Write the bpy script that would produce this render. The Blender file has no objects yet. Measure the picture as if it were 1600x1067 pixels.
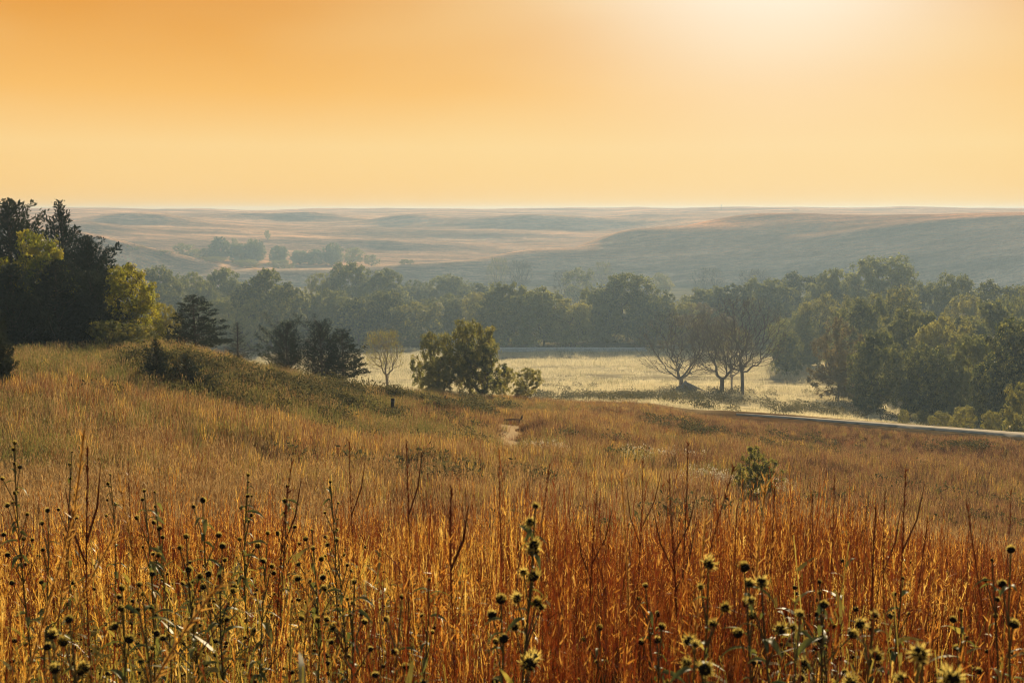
import bpy, math, random
import numpy as np
from mathutils import Vector, Matrix

SC = bpy.context.scene
COL = SC.collection
R = math.radians
rng = np.random.default_rng(11)
random.seed(5)

# ------------------------------------------------------------------ camera
FPX, W0, H0 = 1778.0, 1600.0, 1067.0      # focal length in photo pixels
PITCH = math.atan((533.5 - 330.0) / FPX)
cam_d = bpy.data.cameras.new('camera')
cam = bpy.data.objects.new('camera', cam_d)
COL.objects.link(cam)
cam.location = (0, 0, 0)
cam.rotation_euler = (R(90) - PITCH, 0, 0)
cam_d.sensor_width = 36.0
cam_d.lens = 36.0 * FPX / W0
cam_d.clip_start = 0.1
cam_d.clip_end = 12000
cam_d.dof.use_dof = True
cam_d.dof.focus_distance = 30.0
cam_d.dof.aperture_fstop = 9.0
SC.camera = cam

# ------------------------------------------------------------------ sky and sun
SUN_EL, SUN_AZ = R(17.0), math.atan((1205 - 800) / FPX)     # azimuth from +Y towards +X
sun_dir = Vector((math.sin(SUN_AZ) * math.cos(SUN_EL), math.cos(SUN_AZ) * math.cos(SUN_EL), math.sin(SUN_EL)))
w = bpy.data.worlds.new('World'); SC.world = w; w.use_nodes = True
nt = w.node_tree; N = nt.nodes; L = nt.links; N.clear()
def wn(t, **k):
    n = N.new(t)
    for a, b in k.items(): setattr(n, a, b)
    return n
def wmath(op, a, b=None, clamp=False):
    n = wn('ShaderNodeMath', operation=op, use_clamp=clamp)
    for i, v in enumerate((a, b)):
        if v is None: continue
        if isinstance(v, (int, float)): n.inputs[i].default_value = v
        else: L.new(v, n.inputs[i])
    return n.outputs[0]
def wmix(fac, c1, c2):
    n = wn('ShaderNodeMix', data_type='RGBA')
    for s, v in ((n.inputs[0], fac), (n.inputs[6], c1), (n.inputs[7], c2)):
        if isinstance(v, (int, float)): s.default_value = v
        elif isinstance(v, tuple): s.default_value = (*v, 1)
        else: L.new(v, s)
    return n.outputs[2]
tc = wn('ShaderNodeTexCoord')
nrm = wn('ShaderNodeVectorMath', operation='NORMALIZE'); L.new(tc.outputs['Generated'], nrm.inputs[0])
dot = wn('ShaderNodeVectorMath', operation='DOT_PRODUCT'); L.new(nrm.outputs[0], dot.inputs[0]); dot.inputs[1].default_value = sun_dir
sep = wn('ShaderNodeSeparateXYZ'); L.new(nrm.outputs[0], sep.inputs[0])
c = wmath('MAXIMUM', dot.outputs['Value'], 0.0)
# veil of thin dust that makes the glow uneven
mp = wn('ShaderNodeMapping'); mp.inputs['Scale'].default_value = (2.0, 2.0, 6.5); mp.inputs['Location'].default_value = (7.7, 4.4, 3.6)
L.new(nrm.outputs[0], mp.inputs[0])
nz = wn('ShaderNodeTexNoise'); nz.inputs['Scale'].default_value = 1.6; nz.inputs['Detail'].default_value = 2.0; nz.inputs['Roughness'].default_value = 0.4
L.new(mp.outputs[0], nz.inputs[0])
veil = wmath('MULTIPLY', wmath('SUBTRACT', nz.outputs[0], 0.5), 0.75)
g_core = wmath('POWER', c, 78.0)
g_mid = wmath('POWER', c, 22.0)
g_wide = wmath('POWER', c, 9.0)
ramp = wn('ShaderNodeValToRGB')
L.new(sep.outputs[2], ramp.inputs[0])
cr = ramp.color_ramp
for p_, col_ in ((0.0, (0.99, 0.59, 0.19)), (0.055, (1.0, 0.67, 0.275)), (0.10, (0.97, 0.53, 0.145)), (0.17, (0.82, 0.36, 0.065)), (0.34, (0.50, 0.25, 0.07)), (0.6, (0.22, 0.16, 0.10)), (1.0, (0.14, 0.14, 0.14))):
    e = cr.elements.new(p_) if p_ not in (0.0, 1.0) else cr.elements[0 if p_ == 0 else -1]
    e.color = (*col_, 1)
base = wmix(wmath('ADD', wmath('MULTIPLY', g_mid, 0.62), veil, True), ramp.outputs[0], (1.02, 0.77, 0.37))
base = wmix(wmath('MINIMUM', wmath('MULTIPLY', g_core, 1.4), 1.0), base, (1.10, 1.0, 0.82))
sky = wn('ShaderNodeTexSky', sky_type='NISHITA'); sky.sun_disc = False
sky.sun_elevation = SUN_EL; sky.sun_rotation = SUN_AZ; sky.dust_density = 3.0; sky.air_density = 1.2
nish = wn('ShaderNodeVectorMath', operation='SCALE'); L.new(sky.outputs[0], nish.inputs[0]); nish.inputs['Scale'].default_value = 0.08
SKYMIX = wmath('MULTIPLY', g_wide, 11.0, True)
final = wmix(SKYMIX, nish.outputs[0], base)
bg = wn('ShaderNodeBackground'); bg.inputs['Strength'].default_value = 0.745; L.new(final, bg.inputs[0])
out = wn('ShaderNodeOutputWorld'); L.new(bg.outputs[0], out.inputs[0])

sl = bpy.data.lights.new('sun', 'SUN'); sl.energy = 5.0; sl.angle = R(0.6); sl.color = (1.0, 0.80, 0.52)
so = bpy.data.objects.new('sun', sl); COL.objects.link(so)
so.rotation_euler = (-sun_dir).to_track_quat('-Z', 'Y').to_euler()
so.location = (0, 0, 60)

SC.view_settings.view_transform = 'Standard'
SC.view_settings.look = 'None'
SC.view_settings.exposure = 0.40
SC.view_settings.gamma = 1.0
SC.render.engine = 'CYCLES'
cy = SC.cycles
cy.use_denoising = True
cy.max_bounces = 6; cy.diffuse_bounces = 3; cy.transmission_bounces = 4; cy.glossy_bounces = 2
cy.volume_bounces = 1; cy.transparent_max_bounces = 4
cy.use_adaptive_sampling = True; cy.adaptive_threshold = 0.012
cy.sample_clamp_indirect = 4.0
cy.filter_width = 1.05
cy.denoising_prefilter = 'ACCURATE'

# ------------------------------------------------------------------ placing helpers
SP, CP = math.sin(PITCH), math.cos(PITCH)
def ray(px, py):
    u, v = (px - 800) / FPX, (533.5 - py) / FPX
    d = np.array([u, CP + v * SP, -SP + v * CP])
    return d
def zray(px, py, D):
    d = ray(px, py); return float(d[2] * D / math.hypot(d[0], d[1]))
def azray(px, py=600.):
    d = ray(px, py); return math.atan2(d[0], d[1])

# distances as first paced out (survey) and as built: the valley floor stretches, the hill country beyond it closes up
_FS, _FB = [0, 90, 300, 4000], [0, 90, 640, 640 + 3700*0.32]
def far(D): return float(np.interp(D, _FS, _FB))
def unfar(D): return np.interp(D, _FB, _FS)
def pchip(x, y, q):
    x = np.asarray(x, float); y = np.asarray(y, float); h = np.diff(x); s = np.diff(y) / h
    m = np.zeros(len(x)); m[0], m[-1] = s[0], s[-1]
    for i in range(1, len(x) - 1):
        if s[i-1] * s[i] > 0:
            w1, w2 = 2*h[i] + h[i-1], h[i] + 2*h[i-1]
            m[i] = (w1 + w2) / (w1 / s[i-1] + w2 / s[i])
    q = np.clip(q, x[0], x[-1]); k = np.clip(np.searchsorted(x, q) - 1, 0, len(x) - 2)
    t = (q - x[k]) / h[k]
    return ((2*t**3 - 3*t**2 + 1)*y[k] + (t**3 - 2*t**2 + t)*h[k]*m[k] + (-2*t**3 + 3*t**2)*y[k+1] + (t**3 - t**2)*h[k]*m[k+1])

# ------------------------------------------------------------------ terrain profile: per bearing, (distance, photo row or height)
NEAR = [(0, -1.7), (2, -1.85), (4, -2.2), (8, -3.2), (12, -4.2)]
VAL = [(160, -19.8), (220, -19.5), (300, -19.4)]
COLS = {
    0:    [(16, -4.6), (25, -5.7), (35, 650), (45, 592), (55, 563), (65, -8.0), (100, -16), (130, -19.4)] + VAL + [(400, -18), (480, 350), (560, -12), (700, -24), (900, -20), (1100, 352), (1300, 344), (1600, 336), (2400, 326.5), (3200, -4)],
    150:  [(16, -4.8), (25, -5.8), (35, 655), (45, 595), (57, 554), (65, -7.9), (100, -16), (130, -19.5)] + VAL + [(400, -20), (480, 364), (560, -17), (700, -25), (900, -21), (1100, 356), (1300, 346), (1600, 336), (2400, 326.5), (3200, -4)],
    250:  [(16, -5.0), (25, -6.1), (38, 650), (48, 590), (57, 549), (65, -7.7), (100, -16), (130, -19.5)] + VAL + [(400, -21), (470, 388), (540, -20.5), (620, -25), (760, -25.5), (900, 371), (1100, 359), (1300, 346), (1600, 338), (2400, 327), (3200, -4)],
    400:  [(16, -5.1), (25, -6.4), (42, 650), (50, 612), (60, 577), (68, -9.3), (100, -16.5), (130, -19.5)] + VAL + [(400, -19.8), (460, -22.5), (600, -26), (760, -27), (900, 374), (1100, 361), (1300, 350), (1600, 338), (2400, 327), (3200, -4)],
    550:  [(16, -5.1), (25, -6.6), (45, 680), (55, 640), (62, 612), (70, -11), (100, -17), (130, -19.5)] + VAL + [(370, -18.8), (410, -19.8), (470, -24), (600, -28), (760, -28), (900, 380), (1100, 365), (1300, 352), (1600, 339), (2400, 327), (3200, -4)],
    700:  [(16, -5.2), (25, -6.8), (45, -9.2), (60, 650), (72, 623), (80, -13), (105, -18), (130, -19.4)] + VAL + [(410, 408), (470, -21.5), (600, -28), (760, -29), (900, 385), (1100, 366), (1300, 352), (1600, 339), (2400, 327), (3200, -4)],
    850:  [(16, -5.2), (25, -6.9), (45, -9.5), (65, 655), (80, 633), (86, -14.6), (105, -17.9), (125, -19.4)] + VAL + [(460, 389), (530, -20), (660, -28), (800, -28), (1000, 372), (1200, 357), (1400, 345), (1700, 337), (2400, 326), (3200, -4)],
    1000: [(16, -5.2), (25, -7.0), (45, -9.8), (68, 660), (85, 640), (91, -15.4), (105, -17.6), (125, -19.3)] + VAL + [(400, -18), (480, -14.6), (560, 358), (640, -14), (750, -21), (900, -21), (1100, 361), (1300, 348), (1600, 338), (2400, 325), (3200, -4)],
    1150: [(16, -5.2), (25, -7.1), (45, -10.2), (70, 676), (88, 657), (93, -16.6), (105, -17.9), (125, -19.3)] + VAL + [(400, -17.5), (500, -12.5), (600, -6.2), (660, 338), (720, -4.5), (900, -9), (1200, 341), (1600, 332), (2400, 324), (3200, -4)],
    1400: [(16, -5.2), (25, -7.2), (45, -10.8), (70, 705), (85.5, 679), (88, -17.05), (93, -17.25), (105, -18.5), (125, -19.3)] + VAL + [(400, -15.5), (500, -10), (600, -4.6), (680, 335), (740, -3.5), (900, -7), (1200, 338), (1600, 332), (2400, 324.5), (3200, -4)],
    1600: [(16, -5.2), (25, -7.2), (45, -11.1), (66, 722), (79.5, 699), (82.5, -16.85), (87.5, -17.05), (105, -18.9), (125, -19.3)] + VAL + [(400, -15), (500, -9.5), (600, -4), (700, 331), (760, -2.5), (900, -6), (1200, 335), (1600, 331), (2400, 325.5), (3200, -4)],
}
NR = 500
DR = np.concatenate([np.linspace(0, 12, 30)[:-1], np.exp(np.linspace(math.log(12), math.log(far(3200)), NR - 29))])
AZC, ZC = [], []
for px in sorted(COLS):
    pts = NEAR + COLS[px]
    d = np.array([far(p[0]) for p in pts], float)
    z = np.array([(p[1] if p[1] < 50 else zray(px, p[1], p[0])) * far(p[0]) / p[0] if p[0] else p[1] for p in pts])
    ZC.append(pchip(np.log(d + 3), z, np.log(DR + 3))); AZC.append(azray(px))
# beyond the frame the same country goes on, a little varied, and closes on itself behind the camera
ext = [(-1.25, 0, .0), (-0.85, 1, -.5)], [(0.85, -2, -.5), (1.25, -1, .0)]
back = np.interp(DR, [0, 4, 20, 60, 200, 700, 1300, 1570], [-1.7, -1.6, -1.2, -2.0, -6, -9, 1, -4])
AZC = [-math.pi, -2.2, -1.1] + AZC + [1.1, 2.2, math.pi]
ZC = [back, back, ZC[0]] + ZC + [ZC[-1], back, back]
AZC = np.array(AZC); ZC = np.array(ZC)

_perm = rng.random((64, 64))
def vnoise(x, y):
    xi, yi = np.floor(x).astype(int), np.floor(y).astype(int); fx, fy = x - xi, y - yi
    fx = fx*fx*(3 - 2*fx); fy = fy*fy*(3 - 2*fy)
    g = lambda a, b: _perm[a % 64, b % 64]
    return (g(xi, yi)*(1-fx)*(1-fy) + g(xi+1, yi)*fx*(1-fy) + g(xi, yi+1)*(1-fx)*fy + g(xi+1, yi+1)*fx*fy) - 0.5
def fbm(x, y, s, o=3):
    return sum(vnoise(x / s * 2**k + 17*k, y / s * 2**k + 5*k) / 2**k for k in range(o))
# rounded knolls on the far prairie: (px, D, half width m, half depth m, height m)
KNOLLS = [(235, 1250, 75, 60, 6.5), (150, 1050, 45, 60, 4), (400, 1500, 70, 60, 4.5), (505, 1480, 60, 55, 5), (640, 1330, 60, 60, 6), (850, 1250, 125, 70, 7.5), (1000, 1500, 90, 80, 4),
          (740, 1050, 90, 60, 3), (330, 1050, 70, 50, 2.5), (560, 1080, 60, 50, 2.5), (640, 860, 90, 40, 3.0), (1480, 560, 60, 25, 1.2), (1300, 480, 60, 20, 0.8), (1100, 520, 50, 25, 1.0)]
# the road bench cut into the back of the crest
_rpx = np.linspace(1040, 2000, 40)
_RD = np.interp(_rpx, [1040, 1400, 1600, 2000], [92, 91, 88, 80])
_RZ = np.array([zray(p, np.interp(p, [1040, 1200, 1400, 1600, 2000], [642, 650.5, 665, 680, 711]), d) for p, d in zip(_rpx, _RD)])
_RA = np.array([azray(p, 660) for p in _rpx])
def height_arr(x, y):
    D = np.hypot(x, y); az = np.arctan2(x, y)
    D_ = np.clip(D, 0, DR[-1])
    ci = np.clip(np.searchsorted(AZC, az) - 1, 0, len(AZC) - 2)
    ri = np.clip(np.searchsorted(DR, D_) - 1, 0, len(DR) - 2)
    t = (D_ - DR[ri]) / (DR[ri+1] - DR[ri])
    def zcol(c):
        c = np.clip(c, 0, len(AZC) - 1); return ZC[c, ri]*(1-t) + ZC[c, ri+1]*t
    z0, z1, z2, z3 = zcol(ci-1), zcol(ci), zcol(ci+1), zcol(ci+2)
    a0, a1, a2, a3 = (AZC[np.clip(ci+k, 0, len(AZC)-1)] for k in (-1, 0, 1, 2))
    h = a2 - a1; s = (az - a1) / h
    sl = lambda za, zb, a, b: (zb - za) / np.maximum(b - a, 1e-6)
    m1 = np.where(sl(z0, z1, a0, a1) * sl(z1, z2, a1, a2) > 0, 0.5*(sl(z0, z1, a0, a1) + sl(z1, z2, a1, a2)), 0)
    m2 = np.where(sl(z1, z2, a1, a2) * sl(z2, z3, a2, a3) > 0, 0.5*(sl(z1, z2, a1, a2) + sl(z2, z3, a2, a3)), 0)
    m1 = np.where(ci == 0, 0, m1); m2 = np.where(ci == len(AZC) - 2, 0, m2)
    z = (2*s**3 - 3*s**2 + 1)*z1 + (s**3 - 2*s**2 + s)*h*m1 + (-2*s**3 + 3*s**2)*z2 + (s**3 - s**2)*h*m2
    z = z + fbm(x, y, 7.0) * np.clip(D / 60, 0.1, 1) * 0.5 * np.clip((120 - D) / 40, 0.12, 1)
    z = z + fbm(x, y * 0.6, 70.0, 4) * np.clip((D - 640) / 200, 0, 1) * 2.2
    wr = np.exp(-(np.abs(D - np.interp(az, _RA, _RD))/3.6)**4) * np.clip((az - _RA[0])/0.05, 0, 1) * (az < _RA[-1])
    z = z*(1-wr) + np.interp(az, _RA, _RZ)*wr
    for (px, d, wx, wy, hh) in KNOLLS:
        a = azray(px); q = far(d) / d; d = far(d); wx, wy, hh = wx*q, wy*q*0.40, hh*q*1.7
        kx, ky = math.sin(a)*d, math.cos(a)*d
        r2 = ((x - kx)/wx)**2 + ((y - ky)/wy)**2
        z = z + hh * np.exp(-r2)
    return z
def hz(x, y): return float(height_arr(np.array([x], float), np.array([y], float))[0])
def spot(px, D, py=None):
    a = azray(px) if py is None else azray(px, py)
    for _ in range(3):   # bearing that puts the ground point on that photo column
        x, y = math.sin(a)*D, math.cos(a)*D; z = hz(x, y)
        dep = y*CP - z*SP
        a -= ((800 + FPX * x / dep) - px) / FPX * 0.98
    x, y = math.sin(a)*D, math.cos(a)*D
    return x, y, hz(x, y)

# ------------------------------------------------------------------ node material helpers
class NT:
    def __init__(s, name):
        s.m = bpy.data.materials.new(name); s.m.use_nodes = True
        s.t = s.m.node_tree; s.t.nodes.clear()
    def n(s, t, _in=None, **k):
        n = s.t.nodes.new(t)
        for a, b in k.items(): setattr(n, a, b)
        for a, b in (_in or {}).items():
            if isinstance(b, bpy.types.NodeSocket): s.t.links.new(b, n.inputs[a])
            else: n.inputs[a].default_value = b
        return n
    def mix(s, f, a, b):
        n = s.n('ShaderNodeMix', data_type='RGBA')
        for i, v in ((0, f), (6, a), (7, b)):
            if isinstance(v, bpy.types.NodeSocket): s.t.links.new(v, n.inputs[i])
            elif isinstance(v, tuple): n.inputs[i].default_value = (*v[:3], 1)
            else: n.inputs[i].default_value = v
        return n.outputs[2]
    def ramp(s, f, stops):
        n = s.n('ShaderNodeValToRGB', {0: f}); c = n.color_ramp
        while len(c.elements) > 1: c.elements.remove(c.elements[-1])
        for i, (p, col) in enumerate(stops):
            e = c.elements[0] if i == 0 else c.elements.new(p)
            e.position = p; e.color = (*(col if isinstance(col, tuple) else (col,)*3), 1)
        return n.outputs[0]
    def noise(s, scale, detail=3, vec=None, rough=0.55, sx=(1, 1, 1)):
        p = vec or s.n('ShaderNodeNewGeometry').outputs['Position']
        if sx != (1, 1, 1): p = s.n('ShaderNodeMapping', {0: p, 'Scale': sx}).outputs[0]
        return s.n('ShaderNodeTexNoise', {'Vector': p, 'Scale': scale, 'Detail': detail, 'Roughness': rough}).outputs[0]
    def out(s, sh): s.n('ShaderNodeOutputMaterial', {0: sh}); return s.m

def blade_mat(name, dark, light, tip=None, trans=0.5, rough=0.6, patch=0.12, gloss=0.04, fsc=11.0):
    """leaf or grass material: the colour varies from plant to plant and with slow patches over the ground; light passes through"""
    t = NT(name)
    rnd = t.n('ShaderNodeObjectInfo').outputs['Random']
    nz = t.noise(patch, 2)
    f = t.n('ShaderNodeMath', {0: rnd, 1: nz}, operation='ADD').outputs[0]
    f = t.n('ShaderNodeMapRange', {0: f, 1: 0.35, 2: 1.25}).outputs[0]
    col = t.mix(f, dark, light)
    if tip:
        fine = t.ramp(t.noise(fsc, 1), [(0.45, 0.0), (0.68, 1.0)])
        col = t.mix(fine, col, tip)
    d = t.n('ShaderNodeBsdfDiffuse', {0: col}).outputs[0]
    tr = t.n('ShaderNodeBsdfTranslucent', {0: col}).outputs[0]
    s = t.n('ShaderNodeMixShader', {0: trans, 1: d, 2: tr}).outputs[0]
    if gloss:
        g = t.n('ShaderNodeBsdfGlossy', {0: (1, 1, 1, 1), 'Roughness': 0.45}).outputs[0]
        s = t.n('ShaderNodeMixShader', {0: gloss, 1: s, 2: g}).outputs[0]
    return t.out(s)
def plain_mat(name, a, b, scale=6.0, rough=0.8, bump=0.3, sx=(1, 1, 1)):
    t = NT(name); nz = t.noise(scale, 5, sx=sx)
    col = t.mix(nz, a, b)
    bp = t.n('ShaderNodeBump', {'Height': nz, 'Strength': bump, 'Distance': 0.05}).outputs[0]
    return t.out(t.n('ShaderNodeBsdfPrincipled', {'Base Color': col, 'Roughness': rough, 'Specular IOR Level': 0.12, 'Normal': bp}).outputs[0])

# ------------------------------------------------------------------ mesh helpers
def mesh_np(name, V, F, mats, mi=None, smooth=False):
    """F: (n,k) int array or list of such arrays"""
    Fs = F if isinstance(F, list) else [F]
    me = bpy.data.meshes.new(name)
    me.vertices.add(len(V)); me.vertices.foreach_set('co', np.asarray(V, np.float32).ravel())
    loops = np.concatenate([f.ravel() for f in Fs]).astype(np.int32)
    cnt = np.concatenate([np.full(len(f), f.shape[1]) for f in Fs]).astype(np.int32)
    st = np.concatenate([[0], np.cumsum(cnt)[:-1]]).astype(np.int32)
    me.loops.add(len(loops)); me.loops.foreach_set('vertex_index', loops)
    me.polygons.add(len(cnt)); me.polygons.foreach_set('loop_start', st); me.polygons.foreach_set('loop_total', cnt)
    for m in (mats if isinstance(mats, (list, tuple)) else [mats]): me.materials.append(m)
    if mi is not None: me.polygons.foreach_set('material_index', np.asarray(mi, np.int32))
    if smooth: me.polygons.foreach_set('use_smooth', np.ones(len(cnt), bool))
    me.update(calc_edges=True); me.validate()
    return me
def obj(name, data, parent=None, loc=(0, 0, 0), rot=(0, 0, 0), scale=(1, 1, 1), link=True):
    o = bpy.data.objects.new(name, data)
    if link: COL.objects.link(o)
    o.parent = parent; o.location = loc; o.rotation_euler = rot; o.scale = scale
    return o
def tag(o, label=None, cat=None, group=None, kind=None):
    for k, v in (('label', label), ('category', cat), ('group', group), ('kind', kind)):
        if v: o[k] = v
    return o

class MB:
    def __init__(s): s.V = []; s.Q = []; s.T = []; s.n = 0; s.qm = []; s.tm = []
    def quads(s, P, m=0):
        """P: (n,4,3)"""
        P = np.asarray(P, float); k = len(P)
        s.V.append(P.reshape(-1, 3)); s.Q.append(np.arange(4*k).reshape(k, 4) + s.n); s.n += 4*k
        s.qm.append(np.full(k, m))
    def grid(s, P, m=0):
        """P: (rows, cols, 3) strip surface"""
        r, c = P.shape[:2]; s.V.append(P.reshape(-1, 3))
        a = (np.arange(r-1)[:, None]*c + np.arange(c-1)[None]).ravel() + s.n
        s.Q.append(np.stack([a, a+1, a+c+1, a+c], 1)); s.qm.append(np.full(len(a), m)); s.n += r*c
    def tube(s, pts, rad, k=5, m=0):
        pts = np.asarray(pts, float); n = len(pts); rad = np.broadcast_to(rad, n)
        tan = np.gradient(pts, axis=0); tan /= np.linalg.norm(tan, axis=1)[:, None] + 1e-9
        up = np.where(np.abs(tan[:, 2:3]) > 0.9, np.array([[1., 0, 0]]), np.array([[0, 0, 1.]]))
        a = np.cross(tan, up); a /= np.linalg.norm(a, axis=1)[:, None] + 1e-9
        for i in range(1, n):
            v = a[i-1] - tan[i]*np.dot(a[i-1], tan[i]); l = np.linalg.norm(v)
            if l > 1e-6: a[i] = v / l
        b = np.cross(tan, a); th = np.linspace(0, 2*math.pi, k+1)
        P = pts[:, None] + rad[:, None, None]*(np.cos(th)[None, :, None]*a[:, None] + np.sin(th)[None, :, None]*b[:, None])
        s.grid(P, m)
    def strips(s, base, direc, length, width, bend, side, segs=3, m=0, taper=1.0, mid=1.0):
        """many blades at once: base (n,3), direc unit (n,3), bend (n,3) added quadratically, side unit (n,3)"""
        n = len(base); t = np.linspace(0, 1, segs+1)
        c = base[:, None] + direc[:, None]*(length[:, None]*t)[..., None] + bend[:, None]*(t**2)[None, :, None]
        wv = width[:, None]*(1 - taper*t[None]**1.5) * (1 + (mid-1)*np.sin(t*math.pi))[None]
        Lf = c - side[:, None]*wv[..., None]/2; Rt = c + side[:, None]*wv[..., None]/2
        P = np.stack([Lf, Rt], 2)                       # n, segs+1, 2, 3
        s.V.append(P.reshape(-1, 3))
        o = (np.arange(n)[:, None]*(segs+1)*2 + np.arange(segs)[None]*2).ravel() + s.n
        s.Q.append(np.stack([o, o+1, o+3, o+2], 1)); s.qm.append(np.full(len(o), m)); s.n += n*(segs+1)*2
    def mesh(s, name, mats, smooth=False):
        return mesh_np(name, np.concatenate(s.V), np.concatenate(s.Q), mats, np.concatenate(s.qm), smooth)
def unit(v): return v / (np.linalg.norm(v, axis=-1, keepdims=True) + 1e-9)

# ------------------------------------------------------------------ ground sheet
az_f = np.concatenate([np.linspace(-math.pi, -0.62, 60)[:-1], np.linspace(-0.62, 0.62, 460), np.linspace(0.62, math.pi, 60)[1:]])
X = np.sin(az_f)[None]*DR[1:, None]; Y = np.cos(az_f)[None]*DR[1:, None]
Z = height_arr(X.ravel(), Y.ravel())
V = np.stack([X.ravel(), Y.ravel(), Z], 1); nc = len(az_f)
V = V.reshape(len(DR)-1, nc, 3)[:, :-1].reshape(-1, 3); nc -= 1
V = np.vstack([V, [[0, 0, hz(0.01, 0)]]])
a = np.arange(len(DR)-2)[:, None]*nc; j = np.arange(nc)[None]; j2 = (j+1) % nc
F = np.stack([(a+j).ravel(), (a+j2).ravel(), (a+nc+j2).ravel(), (a+nc+j).ravel()], 1)
Ft = np.stack([np.arange(nc), (np.arange(nc)+1) % nc, np.full(nc, len(V)-1)], 1)[:, ::-1]
Dv = unfar(np.hypot(V[:, 0], V[:, 1]))
t = NT('prairie_ground')
att = t.n('ShaderNodeAttribute', attribute_name='land').outputs['Color']
n1 = t.noise(0.035, 6, sx=(0.35, 1.6, 1)); n2 = t.noise(0.9, 4); n3 = t.noise(0.011, 4, sx=(0.6, 2.0, 1))
n4 = t.noise(0.10, 5, sx=(0.22, 1.2, 1)); n5 = t.noise(0.45, 4, sx=(0.3, 1.4, 1))
v4 = t.ramp(n4, [(0.38, 0.78), (0.52, 1.0), (0.62, 1.28)]); v5 = t.ramp(n5, [(0.4, 0.8), (0.6, 1.25)])
v = t.ramp(n1, [(0.36, 0.66), (0.5, 0.98), (0.66, 1.4)])
v2 = t.ramp(n2, [(0.3, 0.75), (0.7, 1.25)]); v3 = t.ramp(n3, [(0.35, 0.8), (0.65, 1.25)])
cm = t.n('ShaderNodeVectorMath', {0: att, 1: v}, operation='MULTIPLY').outputs[0]
cm = t.n('ShaderNodeVectorMath', {0: cm, 1: v2}, operation='MULTIPLY').outputs[0]
for v_ in (v3, v4, v5): cm = t.n('ShaderNodeVectorMath', {0: cm, 1: v_}, operation='MULTIPLY').outputs[0]
bmp = t.n('ShaderNodeBump', {'Height': t.noise(1.7, 5), 'Strength': 0.6, 'Distance': 0.35}).outputs[0]
m_ground = t.out(t.n('ShaderNodeBsdfDiffuse', {0: cm, 'Normal': bmp}).outputs[0])
me = mesh_np('prairie', V, [F[:, ::-1], Ft[:, ::-1]], m_ground, smooth=True)
azv = np.arctan2(V[:, 0], V[:, 1])
def lerp(a, b, f): return np.asarray(a)*(1-f[:, None]) + np.asarray(b)*f[:, None]
sm = lambda x, a, b: np.clip((x-a)/(b-a), 0, 1)**2*(3-2*np.clip((x-a)/(b-a), 0, 1))
crest = np.interp(azv, [azray(p) for p in (0, 250, 550, 700, 850, 1000, 1200, 1600)], [58, 59, 64, 74, 82, 87, 90, 84])
col = np.tile([0.16, 0.085, 0.028], (len(V), 1))
col = lerp(col, [0.115, 0.088, 0.03], sm(Dv, 40, 50)*(1-sm(azv, -0.14, -0.08)))      # greener knoll
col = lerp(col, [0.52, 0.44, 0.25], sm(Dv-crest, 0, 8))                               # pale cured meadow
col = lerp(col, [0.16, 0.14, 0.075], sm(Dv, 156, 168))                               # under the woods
col = lerp(col, [0.46, 0.31, 0.18], sm(Dv, 300, 330))
col = lerp(col, [0.66, 0.38, 0.20], sm(Dv, 370, 440))
col = lerp(col, [0.66, 0.30, 0.12], sm(Dv, 430, 640)*(1-sm(Dv, 690, 760))*sm(azv, azray(900), azray(1150)))   # browner tall grass on the right-hand hill
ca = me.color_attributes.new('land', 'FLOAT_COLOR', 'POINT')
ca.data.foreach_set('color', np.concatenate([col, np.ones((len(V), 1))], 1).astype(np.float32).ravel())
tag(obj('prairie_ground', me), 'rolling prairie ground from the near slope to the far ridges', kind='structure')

# ------------------------------------------------------------------ haze
def box_mesh(name, lo, hi, mat=None):
    (x0, y0, z0), (x1, y1, z1) = lo, hi
    v = [(x, y, z) for z in (z0, z1) for y in (y0, y1) for x in (x0, x1)]
    f = [(0, 2, 3, 1), (4, 5, 7, 6), (0, 1, 5, 4), (2, 6, 7, 3), (0, 4, 6, 2), (1, 3, 7, 5)]
    me = bpy.data.meshes.new(name); me.from_pydata(v, [], f)
    if mat: me.materials.append(mat)
    return me
t = NT('haze')
pv = t.n('ShaderNodeVolumePrincipled', {'Color': (0.52, 0.74, 1.0, 1), 'Density': 0.00047, 'Anisotropy': 0.32})
mo = t.n('ShaderNodeOutputMaterial'); t.t.links.new(pv.outputs[0], mo.inputs['Volume'])
tag(obj('haze', box_mesh('haze', (-1900, -1900, min(V[:, 2])-1.5), (1900, 1900, max(V[:, 2])+1.5), t.m)), 'thin blue morning haze lying over the valley', kind='stuff')

# ------------------------------------------------------------------ materials of the plants
m_bark = plain_mat('bark', (0.07, 0.055, 0.04), (0.19, 0.15, 0.11), 9, 0.9, 0.6, (1, 1, 0.25))
m_palebark = plain_mat('pale_bark', (0.20, 0.17, 0.14), (0.42, 0.37, 0.31), 9, 0.9, 0.6, (1, 1, 0.25))
m_oak = blade_mat('oak_leaves', (0.028, 0.05, 0.014), (0.24, 0.25, 0.055), (0.36, 0.34, 0.08), trans=0.5, patch=0.10, gloss=0.03, fsc=1.6)
m_olive = blade_mat('olive_leaves', (0.11, 0.13, 0.03), (0.36, 0.33, 0.07), (0.46, 0.40, 0.09), trans=0.52, patch=0.15, gloss=0.03, fsc=1.6)
m_yellow = blade_mat('yellow_leaves', (0.13, 0.16, 0.018), (0.42, 0.40, 0.035), (0.50, 0.42, 0.04), trans=0.6, patch=0.3, gloss=0.03, fsc=1.6)
m_cedar = blade_mat('cedar_needles', (0.022, 0.034, 0.018), (0.045, 0.058, 0.026), trans=0.15, patch=0.2, gloss=0.03)
m_rusty = blade_mat('autumn_leaves', (0.12, 0.10, 0.035), (0.22, 0.17, 0.06), trans=0.45, patch=0.1, gloss=0.02)

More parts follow.
